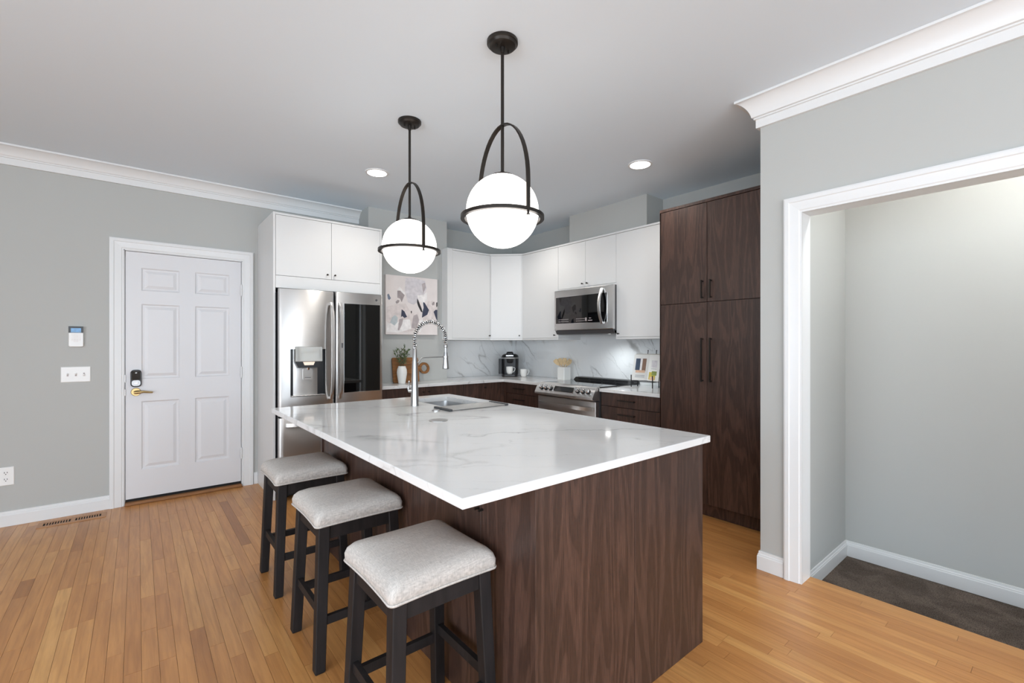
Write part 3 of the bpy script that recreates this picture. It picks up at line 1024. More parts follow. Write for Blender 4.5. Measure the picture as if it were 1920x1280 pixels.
def slab(poly, z0, z1, bev=0.003):
    m = MB()
    f = m.bm.faces.new([m.bm.verts.new((a, b, z0)) for a, b in poly])
    r = bmesh.ops.extrude_face_region(m.bm, geom=[f])
    vs = [g for g in r['geom'] if isinstance(g, bmesh.types.BMVert)]
    bmesh.ops.translate(m.bm, verts=vs, vec=(0, 0, z1 - z0))
    m.bm.edges.ensure_lookup_table()
    es = [e for e in m.bm.edges if all(abs(v.co.z - z1) < 1e-6 for v in e.verts)]
    bmesh.ops.bevel(m.bm, geom=es, offset=bev, segments=2, affect='EDGES', profile=0.5)
    return m


m = slab([(1.836, CFY), (CFX, CFY), (CFX, 3.610), (XR - 0.022, 3.610), (XR - 0.022, YW - 0.022), (2.802, YW - 0.022), (2.802, 4.6095), (1.836, 4.6095)], CZ - 0.030, CZ)
tag(m.obj('worktop', 'quartz'), 'L-shaped white veined quartz worktop in the kitchen corner', 'worktop')
m = slab([(CFX, 2.1415), (XR - 0.022, 2.1415), (XR - 0.022, 2.797), (CFX, 2.797)], CZ - 0.030, CZ)
tag(m.obj('worktop', 'quartz'), 'short white quartz worktop between the range and the pantry', 'worktop')
tag(B(2.802, XR - 0.0215, YW - 0.0205, YW - 0.001, CZ + 0.0005, UZ0 - 0.001).obj('backsplash', 'backsplash_back'), 'white marble backsplash slab behind the coffee maker', 'backsplash')
tag(B(XR - 0.0205, XR - 0.001, 2.1415, YW - 0.0215, CZ + 0.0005, UZ0 + 0.53).obj('backsplash', 'backsplash_range'), 'white marble backsplash slab behind the range', 'backsplash')

# ================================================================ ISLAND
IX0, IX1, IY0, IY1, IZ = 0.658, 1.968, 1.006, 3.204, 0.915
SX0, SX1, SY0, SY1 = 1.535, 1.85, 2.36, 3.05
t = thing('kitchen_island', 'dark oak kitchen island base under the large quartz top', 'island', (1.44, 2.07, 0))
BXL, BXR, BYN, BYF = 0.945, 1.938, 1.027, 3.126
# carcass as panels, so that the sink hangs in an open box
m = MB()
m.box(BXL + 0.022, BXL + 0.040, BYN + 0.024, BYF - 0.022, 0.0005, IZ - 0.032)
m.box(BXR - 0.040, BXR - 0.022, BYN + 0.024, BYF - 0.022, 0.10, IZ - 0.032)
m.box(BXL + 0.040, BXR - 0.040, BYN + 0.024, BYF - 0.022, 0.10, 0.118)
m.box(BXL + 0.040, BXR - 0.040, 2.30, 2.318, 0.118, IZ - 0.032)
m.obj('carcass', 'dark_oak', t)
B(BXL + 0.040, BXR - 0.075, BYN + 0.024, BYF - 0.022, 0.0005, 0.0995).obj('toe_kick', 'dark_oak', t)
for a0, a1 in ((0.936, 1.4358), (1.4382, BXR)):
    B(a0, a1, BYN, BYN + 0.022, 0.0005, IZ - 0.031, bev=0.0008).obj('end_panel', 'dark_oak', t)
B(BXL - 0.009, BXR, BYF - 0.020, BYF, 0.0005, IZ - 0.031, bev=0.0008).obj('end_panel', 'dark_oak', t)
seams = [1.0505, 1.325, 1.641, 1.938, 2.243, 2.668, BYF - 0.022]
for i, (y0, y1) in enumerate(zip(seams, seams[1:])):
    if i < 4:
        dr = B(BXL, BXL + 0.020, y0 + 0.0012, y1 - 0.0012, 0.0015, IZ - 0.034, bev=0.001).obj('door', 'dark_oak', t)
        ky = y1 - 0.012 if i % 2 == 0 else y0 + 0.012
        m = MB().bar((BXL, ky, 0.735), (BXL - 0.020, ky, 0.735), 0.007, 0.007)
        m.obj('knob', 'bronze', dr)
    else:
        B(BXL, BXL + 0.020, y0 + 0.0012, y1 - 0.0012, 0.0015, IZ - 0.034, bev=0.001).obj('back_panel', 'dark_oak', t)
ys = [BYN + 0.025, 1.55, 2.07, 2.59, BYF - 0.022]
for y0, y1 in zip(ys, ys[1:]):
    B(BXR - 0.021, BXR, y0 + 0.0015, y1 - 0.0015, 0.105, IZ - 0.034, bev=0.001).obj('door', 'dark_oak', t)

# quartz top with sink cut-out (grid of eight faces round the hole)
m = MB()
gx, gy = [IX0, SX0, SX1, IX1], [IY0, SY0, SY1, IY1]
vv = [[m.bm.verts.new((a, b, IZ - 0.030)) for b in gy] for a in gx]
fs = [m.bm.faces.new((vv[i][j], vv[i + 1][j], vv[i + 1][j + 1], vv[i][j + 1])) for i in range(3) for j in range(3) if (i, j) != (1, 1)]
r = bmesh.ops.extrude_face_region(m.bm, geom=fs)
bmesh.ops.translate(m.bm, verts=[g for g in r['geom'] if isinstance(g, bmesh.types.BMVert)], vec=(0, 0, 0.030))
def outer(e):
    a, b = e.verts[0].co, e.verts[1].co
    return any(abs(p - q) < 1e-5 and abs(s2 - q) < 1e-5 for p, s2, q in ((a.x, b.x, IX0), (a.x, b.x, IX1), (a.y, b.y, IY0), (a.y, b.y, IY1)))
es = [e for e in m.bm.edges if outer(e) and len(e.link_faces) == 2 and e.calc_face_angle(0) > 0.5]
bmesh.ops.bevel(m.bm, geom=es, offset=0.003, segments=2, affect='EDGES', profile=0.5)
tag(m.obj('island_worktop', 'quartz'), 'large white veined quartz island worktop with sink cut-out', 'worktop')

# undermount sink
t = thing('sink', 'stainless undermount sink in the island worktop', 'sink', ((SX0 + SX1) / 2, (SY0 + SY1) / 2, 0.66))
cx, cyy = (SX0 + SX1) / 2, (SY0 + SY1) / 2
w, dpt = SX1 - SX0, SY1 - SY0
zt = IZ - 0.0305
inner = [(zt, 0.002, 0.030), (zt - 0.19, -0.008, 0.035), (zt - 0.21, -0.04, 0.03)]
outerr = [(zt - 0.213, -0.03, 0.03), (zt - 0.19, 0.006, 0.035), (zt - 0.004, 0.006, 0.03), (zt - 0.004, 0.018, 0.03), (zt, 0.018, 0.03)]
rings = [[(a, b, z) for a, b in rrect(w + 2 * g, dpt + 2 * g, rr, 5, cx, cyy)] for z, g, rr in inner[::-1] + outerr[::-1]]
m = MB()
R = [[m.bm.verts.new(p) for p in rg] for rg in rings]
def band(a, b):
    n = len(a)
    for i in range(n):
        m.bm.faces.new((a[i], a[(i + 1) % n], b[(i + 1) % n], b[i]))
for a, b in zip(R, R[1:]):
    band(a, b)
m.bm.faces.new(R[0])
m.bm.faces.new(R[-1])
m.obj('basin', 'sink_steel', t, smooth=30.0)
m = MB().lathe([(0.045, 0), (0.045, 0.003), (0.030, 0.003), (0.026, 0.0015), (0.001, 0.0015)], (cx, cyy + 0.1, zt - 0.2098), 24)
m.obj('drain', 'chrome', t, smooth=True)

# roll-up rack over the near end of the sink
t = thing('drying_rack', 'roll-up steel drying rack with grey ends over the sink', 'rack', (1.67, 2.44, IZ))
for xx in (1.455, 1.885):
    B(xx - 0.011, xx + 0.011, 2.345, 2.535, IZ + 0.0005, IZ + 0.0135, bev=0.002).obj('silicone_end', 'grey_silicone', t)
for k in range(11):
    yy = 2.352 + k * 0.0175
    MB().cyl((1.466, yy, IZ + 0.0065), (1.874, yy, IZ + 0.0065), 0.0030, n=8).obj('rod', 'rack_steel', t, smooth=True)

# faucet
fx, fy = 1.412, 2.728
t = thing('faucet', 'tall spring-neck pull-down faucet in brushed steel by the sink', 'faucet', (fx, fy, IZ))
m = MB().lathe([(0.0275, 0.0005), (0.0275, 0.006), (0.0262, 0.010), (0.0165, 0.292), (0.0150, 0.297), (0.0150, 0.372), (0.0120, 0.376)], (fx, fy, IZ), 28)
m.obj('body', 'faucet_steel', t, smooth=True)
ra = 0.1175
pts = []
zb, zs = IZ + 0.376, IZ + 0.44
for k in range(8):
    pts.append((fx, fy, zb + (zs - zb) * k / 8))
for k in range(33):
    a = PI - PI * k / 32
    pts.append((fx + ra + ra * math.cos(a), fy, zs + ra * math.sin(a) * 0.98))
for k in range(1, 5):
    pts.append((fx + 2 * ra, fy, zs - 0.038 * k / 4))
m = MB().tube(pts, 0.0065, 10)
m.obj('hose', 'black_plastic', t, smooth=True)
# spring coil round the hose
P = [Vector(p) for p in pts]
seg = [0]
for a, b in zip(P, P[1:]):
    seg.append(seg[-1] + (b - a).length)
tot = seg[-1]
turns = 33
coil = []
nst = turns * 12
for k in range(nst + 1):
    sdist = tot * k / nst
    i = max(j for j in range(len(seg)) if seg[j] <= sdist + 1e-9)
    i = min(i, len(P) - 2)
    f = (sdist - seg[i]) / max(1e-9, seg[i + 1] - seg[i])
    p = P[i].lerp(P[i + 1], f)
    tg = (P[min(len(P) - 1, i + 2)] - P[max(0, i - 1)]).normalized()
    u = Vector((0, 1, 0))
    w2 = tg.cross(u).normalized()
    an = 2 * PI * turns * k / nst
    coil.append(p + (u * math.cos(an) + w2 * math.sin(an)) * 0.0120)
MB().tube(coil, 0.0034, 6).obj('spring', 'chrome', t, smooth=True)
ex = fx + 2 * ra
zz = zs - 0.038
sp = MB().lathe([(0.012, 0.0), (0.014, 0.004), (0.014, 0.016), (0.010, 0.022)][::1], (ex, fy, zz - 0.020), 20)
sp.cyl((ex, fy, zz - 0.055), (ex, fy, zz - 0.018), 0.008, n=14)
sp = sp.obj('hose_collar', 'faucet_steel', t, smooth=True)
m = MB().lathe([(0.0215, 0), (0.0235, 0.003), (0.0235, 0.008), (0.0125, 0.112), (0.0115, 0.116)], (ex, fy, zz - 0.168), 24)
sh = m.obj('spray_head', 'faucet_steel', t, smooth=True)
MB().bar((ex + 0.0195, fy, zz - 0.145), (ex + 0.0165, fy, zz - 0.115), 0.010, 0.006, side=(0, 1, 0)).obj('spray_button', 'black_plastic', sh)
za = IZ + 0.282
m = MB().tube([(fx + 0.014, fy, za), (fx + 0.030, fy, za + 0.004), (fx + 0.045, fy, za + 0.028), (fx + 0.062, fy, za + 0.034), (ex - 0.018, fy, za + 0.036)], 0.0045, 10)
m.lathe([(0.0185, 0), (0.0185, 0.010)], (ex, fy, za + 0.031), 20)
m.obj('support_arm', 'faucet_steel', t, smooth=True)
lv = Vector((-cy, sy, 0))
c0 = Vector((fx, fy, IZ + 0.10))
m = MB().cyl(c0 + lv * 0.018, c0 + lv * 0.040, 0.014, 0.012, 18)
m.tube([c0 + lv * 0.036 + Vector((0, 0, -0.01)), c0 + lv * 0.044 + Vector((0, 0, 0.02)), c0 + lv * 0.036 + Vector((0, 0, 0.045)), c0 + lv * 0.02 + Vector((-0.02, 0.0, 0.062))], [0.007, 0.007, 0.006, 0.005], 10)
m.obj('handle', 'faucet_steel', t, smooth=True)
# air switch button and pop-up outlet lid
m = MB().lathe([(0.024, 0.0005), (0.024, 0.005), (0.021, 0.008), (0.001, 0.008)], (1.404, 2.437, IZ), 28)
tag(m.obj('air_switch', 'faucet_steel', smooth=True), 'small chrome air switch button beside the sink', 'button')
m = MB().lathe([(0.050, 0.0005), (0.050, 0.0022), (0.047, 0.0032), (0.001, 0.0034)], (1.236, 2.121, IZ), 36)
tag(m.obj('popup_outlet', 'rack_steel', smooth=True), 'flat round steel pop-up outlet lid set in the island worktop', 'outlet')

# ================================================================ STOOLS
SW = 0.378
stx, sty = 0.742, 2.792
st = thing('counter_stool', 'grey linen counter stool nearest the fridge', 'stool', (stx, sty, 0), 'backless counter stools at the island')
lev = [(0.584, -0.006, 0.018), (0.590, 0.0, 0.020), (0.610, 0.002, 0.024), (0.628, -0.002, 0.030), (0.642, -0.013, 0.036), (0.652, -0.034, 0.04), (0.660, -0.075, 0.045), (0.667, -0.120, 0.04), (0.668, -0.165, 0.015)]
rings = []
for z, g, r in lev:
    pts = []
    base = rrect(SW + 2 * g, SW + 2 * g, r, 6)
    n = len(base)
    for i in range(n):
        p, q = Vector(base[i]).to_3d(), Vector(base[(i + 1) % n]).to_3d()
        k = 6 if (i % 7) == 6 else 1
        for j in range(k):
            c2 = p.lerp(q, j / k)
            a, b = c2.x, c2.y
            ka, kb = a / (SW / 2), b / (SW / 2)
            a2 = a * (1 - 0.035 * (1 - min(1, kb * kb)))
            b2 = b * (1 - 0.035 * (1 - min(1, ka * ka)))
            pts.append((stx + a2, sty + b2, z))
    rings.append(pts)
MB().loft(rings).obj('seat_cushion', 'linen', st, smooth=60.0)
cu = st.children[-1]
pip = [Vector(p) for p in rings[1]] + [Vector(rings[1][0])]
MB().tube([p + Vector((0, 0, -0.004)) for p in pip], 0.0042, 6).obj('piping', 'linen', cu, smooth=True)
hl = SW / 2
tl, fl = hl - 0.040, hl - 0.017      # leg centre offsets at the top and at the foot
def legc(sx, syy, z):
    k = tl + (fl - tl) * (1 - z / 0.58)
    return Vector((stx + sx * k, sty + syy * k, z))
for sx in (-1, 1):
    for s2 in (-1, 1):
        rg = []
        for z, hw in ((0.0005, 0.0185), (0.006, 0.0205), (0.30, 0.0215), (0.578, 0.0225)):
            c2 = legc(sx, s2, z)
            rg.append([(c2.x + a, c2.y + b, z) for a, b in rrect(2 * hw, 2 * hw, 0.003, 1)])
        MB().loft(rg).obj('leg', 'stool_wood', st)
for s2 in (-1, 1):
    a, b = legc(-1, s2, 0.55), legc(1, s2, 0.55)
    B(a.x + 0.022, b.x - 0.022, a.y - 0.011 + 0.004 * s2, a.y + 0.011 + 0.004 * s2, 0.522, 0.5775).obj('apron', 'stool_wood', st)
    a, b = legc(s2, -1, 0.55), legc(s2, 1, 0.55)
    B(a.x - 0.011 + 0.004 * s2, a.x + 0.011 + 0.004 * s2, a.y + 0.022, b.y - 0.022, 0.522, 0.5775).obj('apron', 'stool_wood', st)
    a, b = legc(-1, s2, 0.195), legc(1, s2, 0.195)
    B(a.x + 0.0212, b.x - 0.0212, a.y - 0.009, a.y + 0.009, 0.178, 0.212).obj('stretcher', 'stool_wood', st)
    a, b = legc(s2, -1, 0.23), legc(s2, 1, 0.23)
    B(a.x - 0.009, a.x + 0.009, a.y + 0.0212, b.y - 0.0212, 0.217, 0.251).obj('stretcher', 'stool_wood', st)
copy_thing(st, (-0.004, 2.087 - sty, 0), 'grey linen counter stool in the middle of the row of three')
copy_thing(st, (-0.010, 1.383 - sty, 0), 'grey linen counter stool at the knobbed door of the island')

# ================================================================ PENDANTS AND CEILING LIGHTS
def pendant(px, py, label):
    gz, gr = 1.946, 0.171
    t = thing('pendant_lamp', label, 'lamp', (px, py, gz - gr), 'globe pendants over the island')
    m = MB().lathe([(0.001, -0.030), (0.050, -0.030), (0.062, -0.026), (0.068, -0.016), (0.073, -0.014), (0.073, -0.0005)], (px, py, CEIL), 36)
    cp = m.obj('canopy', 'bronze', t, smooth=30.0)
    for s in (-1, 1):
        MB().cyl((px + s * 0.036, py, CEIL - 0.042), (px + s * 0.036, py, CEIL - 0.0302), 0.005, n=10).obj('screw_cap', 'bronze', cp, smooth=True)
    m = MB().cyl((px, py, CEIL - 0.058), (px, py, CEIL - 0.0305), 0.010, 0.012, 16)
    m.cyl((px, py, gz + gr + 0.012), (px, py, CEIL - 0.058), 0.0078, n=14)
    m.lathe([(0.014, 0), (0.009, 0.012), (0.0066, 0.016)], (px, py, gz + gr + 0.008), 16)
    m.obj('rod', 'bronze', t, smooth=40.0)
    MB().lathe([(0.058, -0.012), (0.060, -0.009), (0.050, 0.000), (0.030, 0.007), (0.012, 0.0095)], (px, py, gz + gr - 0.001), 32).obj('globe_cap', 'bronze', t, smooth=True)
    MB().sphere((px, py, gz), gr, 48, 28).obj('globe', 'globe_glass', t, smooth=90.0)
    rz = gz - 0.030
    # flat ring
    n = 64
    m = MB()
    rgs = []
    for k in range(n):
        a = 2 * PI * k / n
        rgs.append([(px + r * math.cos(a), py + r * math.sin(a), z) for r, z in ((0.178, rz - 0.008), (0.197, rz - 0.008), (0.197, rz + 0.008), (0.178, rz + 0.008))])
    rgs.append(rgs[0])
    m.loft(rgs, cap=False)
    bmesh.ops.remove_doubles(m.bm, verts=m.bm.verts, dist=1e-5)
    m.obj('ring', 'bronze', t, smooth=40.0)
    pts = []
    top = 2.352
    rr = 0.1835
    zk = top - 0.30
    pts.append((px, py - rr, rz - 0.004))
    pts.append((px, py - rr, rz + 0.06))
    for k in range(25):
        a = PI * k / 24
        pts.append((px, py - rr * math.cos(a), zk + (top - zk) * math.sin(a)))
    pts.append((px, py + rr, rz + 0.06))
    pts.append((px, py + rr, rz - 0.004))
    MB().ribbon(pts, 0.020, 0.007, (1, 0, 0)).obj('arch', 'bronze', t, smooth=40.0)
    for s in (-1, 1):
        MB().lathe([(0.008, -0.024), (0.008, -0.019), (0.0055, -0.0185), (0.0055, -0.0082)], (px, py + s * rr, rz), 12).obj('finial', 'bronze', t, smooth=40.0)
    return t


pendant(1.333, 1.694, 'globe pendant lamp with dark arch over the seating end of the island')
pendant(1.350, 2.678, 'globe pendant lamp with dark arch above the island sink')


def downlight(px, py, label, power):
    t = thing('ceiling_light', label, 'light', (px, py, CEIL - 0.012), 'recessed ceiling lights')
    m = MB().lathe([(0.078, -0.008), (0.094, -0.006), (0.096, -0.0005), (0.078, -0.0005)], (px, py, CEIL), 36, cap=False)
    m.obj('trim_ring', 'trim_paint', t, smooth=True)
    MB().lathe([(0.001, -0.0075), (0.0775, -0.0075), (0.0775, -0.003)], (px, py, CEIL), 36).obj('diffuser', 'lamp_disc', t)
    d = bpy.data.lights.new('downlight', 'SPOT')
    d.energy = power
    d.spot_size = math.radians(150)
    d.spot_blend = 0.8
    d.color = (1.0, 0.96, 0.90)
    d.shadow_soft_size = 0.07
    o = bpy.data.objects.new('downlight', d)
    COL.objects.link(o)
    o.location = (0, 0, -0.012)
    o.parent = t


downlight(1.543, 3.65, 'recessed ceiling light above the fridge end of the kitchen', 31)
downlight(3.09, 3.65, 'recessed ceiling light in front of the corner wall cabinets', 32)
downlight(3.09, 2.157, 'recessed ceiling light in front of the pantry', 22)
# lamp of the stairwell, above the opening
t = thing('stair_lamp', 'small flush ceiling lamp above the stair landing', 'lamp', (3.25, -0.1, CEIL - 0.06))
MB().lathe([(0.02, -0.075), (0.09, -0.065), (0.13, -0.04), (0.14, -0.012)], (3.25, -0.1, CEIL), 28).obj('shade', 'globe_glass', t, smooth=True)
MB().lathe([(0.145, -0.0115), (0.145, -0.0005)], (3.25, -0.1, CEIL), 28).obj('base', 'trim_paint', t)
d = bpy.data.lights.new('stair_light', 'POINT')
d.energy = 31
d.shadow_soft_size = 0.12
d.color = (1.0, 0.985, 0.95)
o = bpy.data.objects.new('stair_light', d)
COL.objects.link(o)
o.location = (0, 0, -0.16)
o.parent = t

# ================================================================ FRIDGE
RY = 4.15                      # front of the doors
t = thing('refrigerator', 'stainless french door refrigerator with ice dispenser and dark glass panel', 'refrigerator', (1.36, 4.5, 0))
FX0, FX1 = 0.912, 1.816
m = B(FX0 + 0.004, FX1 - 0.004, RY + 0.075, YW - 0.04, 0.03, 1.765, bev=0.004)
m.obj('body', 'fridge_side', t)
for xx in (FX0 + 0.08, FX1 - 0.08):
    for yy in (RY + 0.14, YW - 0.12):
        MB().cyl((xx, yy, 0.0005), (xx, yy, 0.031), 0.02, n=12).obj('foot', 'black_plastic', t)
for xx in (FX0 + 0.035, FX1 - 0.035):
    B(xx - 0.03, xx + 0.03, RY + 0.03, RY + 0.16, 1.766, 1.792, bev=0.004).obj('hinge_cover', 'black_plastic', t)
B(FX0 + 0.006, FX1 - 0.006, RY + 0.06, RY + 0.0745, 0.03, 1.76).obj('door_gasket', 'dark_gap', t)


def curved_front(x0, x1, z0, z1, bulge, holes=(), thick=0.055, yf=RY, edge=0.012):
    """door shell whose front bows out; holes = (x0,x1,z0,z1) left open"""
    m = MB()
    nx = 24
    xs = {x0 + (x1 - x0) * k / nx for k in range(nx + 1)} | {x0 + edge * 0.35, x0 + edge, x1 - edge, x1 - edge * 0.35}
    zs = {z0, z1, z0 + 0.006, z1 - 0.006}
    for hh in holes:
        xs |= {hh[0], hh[1]}
        zs |= {hh[2], hh[3]}
    xs, zs = sorted(xs), sorted(zs)
    keep = []
    for q in xs:
        if keep and q - keep[-1] < 0.002 and not any(abs(q - hh[k]) < 1e-6 for hh in holes for k in (0, 1)):
            continue
        keep.append(q)
    xs = keep
    c, hw = (x0 + x1) / 2, (x1 - x0) / 2
    def yat(x, z):
        k = (x - c) / hw
        y = yf + bulge * k * k
        e = min(x - x0, x1 - x)
        if e < edge:
            q = 1 - e / edge
            y += edge * (1 - math.sqrt(max(0, 1 - q * q)))
        ez = min(z - z0, z1 - z)
        if ez < 0.006 - 1e-9:
            y += 0.003
        return y
    V = [[m.bm.verts.new((x, yat(x, z), z)) for z in zs] for x in xs]
    for i in range(len(xs) - 1):
        for j in range(len(zs) - 1):
            mx, mz = (xs[i] + xs[i + 1]) / 2, (zs[j] + zs[j + 1]) / 2
            if any(hh[0] < mx < hh[1] and hh[2] < mz < hh[3] for hh in holes):
                continue
            m.bm.faces.new((V[i][j], V[i + 1][j], V[i + 1][j + 1], V[i][j + 1]))
    # rim to the back
    yb = yf + thick
    loop = [V[i][0] for i in range(len(xs))] + [V[-1][j] for j in range(1, len(zs))] + [V[i][-1] for i in range(len(xs) - 2, -1, -1)] + [V[0][j] for j in range(len(zs) - 2, 0, -1)]
    bk = [m.bm.verts.new((v.co.x, yb, v.co.z)) for v in loop]
    n = len(loop)
    for i in range(n):
        m.bm.faces.new((loop[i], loop[(i + 1) % n], bk[(i + 1) % n], bk[i]))
    m.bm.faces.new(bk)
    return m


DZ0, DZT = 0.715, 1.788
HX = (0.998, 1.282, 0.872, 1.278)
dl = curved_front(FX0, 1.3615, DZ0, DZT, 0.020, [HX]).obj('door', 'steel', t, smooth=35.0)
dr = curved_front(1.3735, FX1, DZ0, DZT, 0.010).obj('door', 'steel', t, smooth=35.0)
dz = curved_front(FX0, FX1, 0.065, 0.700, 0.012).obj('freezer_drawer', 'steel', t, smooth=35.0)
# dispenser
yb = RY + 0.05
m = MB()
x0, x1, z0, z1 = HX
yfr = RY + 0.006
for q in (((x0, yfr, z0), (x0, yb, z0), (x0, yb, z1), (x0, yfr, z1)), ((x1, yfr, z0), (x1, yfr, z1), (x1, yb, z1), (x1, yb, z0)),
          ((x0, yfr, z1), (x0, yb, z1), (x1, yb, z1), (x1, yfr, z1))):
    m.bm.faces.new([m.bm.verts.new(p) for p in q])
m.obj('dispenser_recess', 'black_plastic', dl)
m = MB()
B(x0 + 0.001, x1 - 0.001, yb - 0.003, yb, z0 + 0.011, z1 - 0.001).obj('recess_lining', 'black_plastic', dl)
rg = []
for k in range(13):
    a = k / 12
    xx = x0 + 0.030 + (x1 - x0 - 0.085) * a
    yy = yb - 0.008 + 0.004 * abs(2 * a - 1) ** 3
    rg.append([(xx, yy, z0 + 0.011), (xx, yy, z1 - 0.001), (xx, yb - 0.0032, z1 - 0.001), (xx, yb - 0.0032, z0 + 0.011)])
m.loft(rg)
m.obj('dispenser_back', 'steel', dl, smooth=True)
B(x0 + 0.001, x1 - 0.001, RY + 0.004, yb, z0 + 0.0005, z0 + 0.010, bev=0.002).obj('drip_tray', 'steel_h', dl)
B(1.032, 1.254, RY - 0.010, RY + 0.045, 1.170, 1.300, bev=0.004).obj('control_panel', 'clear_plastic', dl)
m = MB().prism([(1.034, 1.169), (1.252, 1.169), (1.228, 1.118), (1.058, 1.118)], RY + 0.0, RY + 0.044, axis='Y')
m.obj('nozzle_housing', 'black_plastic', dl)
MB().prism([(1.095, 1.168), (1.192, 1.168), (1.180, 1.140), (1.107, 1.140)], RY - 0.006, RY - 0.0005, axis='Y').obj('light_bar', 'warm_diffuser', dl)
MB().cyl((1.143, RY + 0.02, 1.098), (1.143, RY + 0.02, 1.119), 0.009, 0.014, 14).obj('nozzle', 'chrome', dl, smooth=True)
m = MB().loft([[(1.143 + a, RY + 0.024 + q, 1.060 + b) for a, b in rrect(0.078, 0.098, 0.012)] for q in (0.018, 0.008)])
pd = m.obj('paddle', 'steel', dl, smooth=30.0)
B(1.118, 1.168, RY + 0.0295, RY + 0.0316, 1.030, 1.033).obj('paddle_groove', 'dark_gap', pd)
# glass panel of the right door
gx0, gx1, gz0, gz1 = 1.446, 1.782, 0.885, 1.688
B(gx0 - 0.003, gx1 + 0.003, RY - 0.0005, RY + 0.02, gz0 - 0.003, gz1 + 0.003).obj('panel_rim', 'chrome', dr)
B(gx0, gx1, RY - 0.002, RY + 0.02, gz0, gz1).obj('glass_panel', 'black_glass', dr)
m = MB().lathe([(0.011, 0), (0.011, 0.002)], (0, 0, 0), 20)
bmesh.ops.rotate(m.bm, verts=m.bm.verts, cent=(0, 0, 0), matrix=Matrix.Rotation(PI / 2, 3, 'X'))
bmesh.ops.translate(m.bm, verts=m.bm.verts, vec=(1.750, RY + 0.005, 1.735))
m.obj('emblem', 'fridge_side', dr, smooth=30.0)
for hx, pr in ((1.332, dl), (1.408, dr)):
    pts = []
    zA, zB = 0.835, 1.690
    for k in range(21):
        a = k / 20
        off = 0.018 + 0.042 * (1 - (2 * a - 1) ** 4)
        pts.append((hx, RY + 0.008 - off, zA + (zB - zA) * a))
    m = MB().ribbon(pts, 0.026, 0.013, (1, 0, 0))
    hd = m.obj('handle', 'steel', pr, smooth=40.0)
    for zz in (zA + 0.010, zB - 0.010):
        B(hx - 0.010, hx + 0.010, RY - 0.012, RY + 0.018, zz - 0.010, zz + 0.010).obj('handle_mount', 'steel', hd)
    if pr is dr:
        B(hx - 0.006, hx + 0.006, RY - 0.062, RY - 0.052, 1.288, 1.330).obj('latch_button', 'fridge_side', hd)
pts = []
for k in range(21):
    a = k / 20
    off = 0.014 + 0.040 * (1 - (2 * a - 1) ** 6)
    pts.append((FX0 + 0.055 + (FX1 - FX0 - 0.11) * a, RY + 0.010 - off, 0.640))
m = MB().ribbon(pts, 0.030, 0.013, (0, 0, 1))
m.obj('handle', 'steel_h', dz, smooth=40.0)

# ================================================================ RANGE
GX = 3.30
GY0, GY1 = 2.803, 3.604
t = thing('range', 'stainless slide-in range with six knobs and black glass cooktop', 'range', (3.66, 3.2, 0))
B(3.372, XR - 0.03, GY0, GY1, 0.02, 0.900).obj('body', 'fridge_side', t)
m = MB()
for xx in (3.45, 3.92):
    for yy in (GY0 + 0.05, GY1 - 0.05):
        MB().cyl((xx, yy, 0.0005), (xx, yy, 0.0205), 0.018, n=10).obj('foot', 'black_plastic', t)
B(3.375, XR - 0.024, GY0 - 0.001, GY1 + 0.001, 0.9065, 0.916, bev=0.002).obj('cooktop_glass', 'black_glass', t)
ct = t.children[-1]
for (bx, by, br) in ((3.52, 3.02, 0.10), (3.52, 3.40, 0.075), (3.78, 3.02, 0.075), (3.78, 3.40, 0.10)):
    m = MB()
    n = 40
    rgs = [[(bx + r * math.cos(2 * PI * k / n), by + r * math.sin(2 * PI * k / n), 0.9164) for r in (br, br - 0.002)] for k in range(n + 1)]
    m.loft(rgs, cap=False, closed=False)
    m.obj('burner_mark', 'fridge_side', ct)
# rear vent bar
m = MB().prism([(3.885, 0.9162), (3.995, 0.9162), (3.995, 0.945), (3.905, 0.940)], GY0 + 0.02, GY1 - 0.02, axis='Y')
m = MB()
rg = []
for y, s in ((GY0 - 0.012, 0.0), (GY0 + 0.012, 0.024), (GY1 - 0.012, 0.024), (GY1 + 0.0, 0.0)):
    rg.append([(3.875, y, 0.9165), (3.993, y, 0.9165), (3.993, y, 0.925 + s), (3.900, y, 0.922 + s)])
m.loft(rg)
vb = m.obj('vent_bar', 'black_plastic', t)
for k in range(4):
    y0 = GY0 + 0.06 + k * 0.175
    MB().bar((3.886, y0, 0.9335), (3.886, y0 + 0.145, 0.9335), 0.008, 0.006, side=(0, 0, 1)).obj('vent_slot', 'dark_gap', vb)
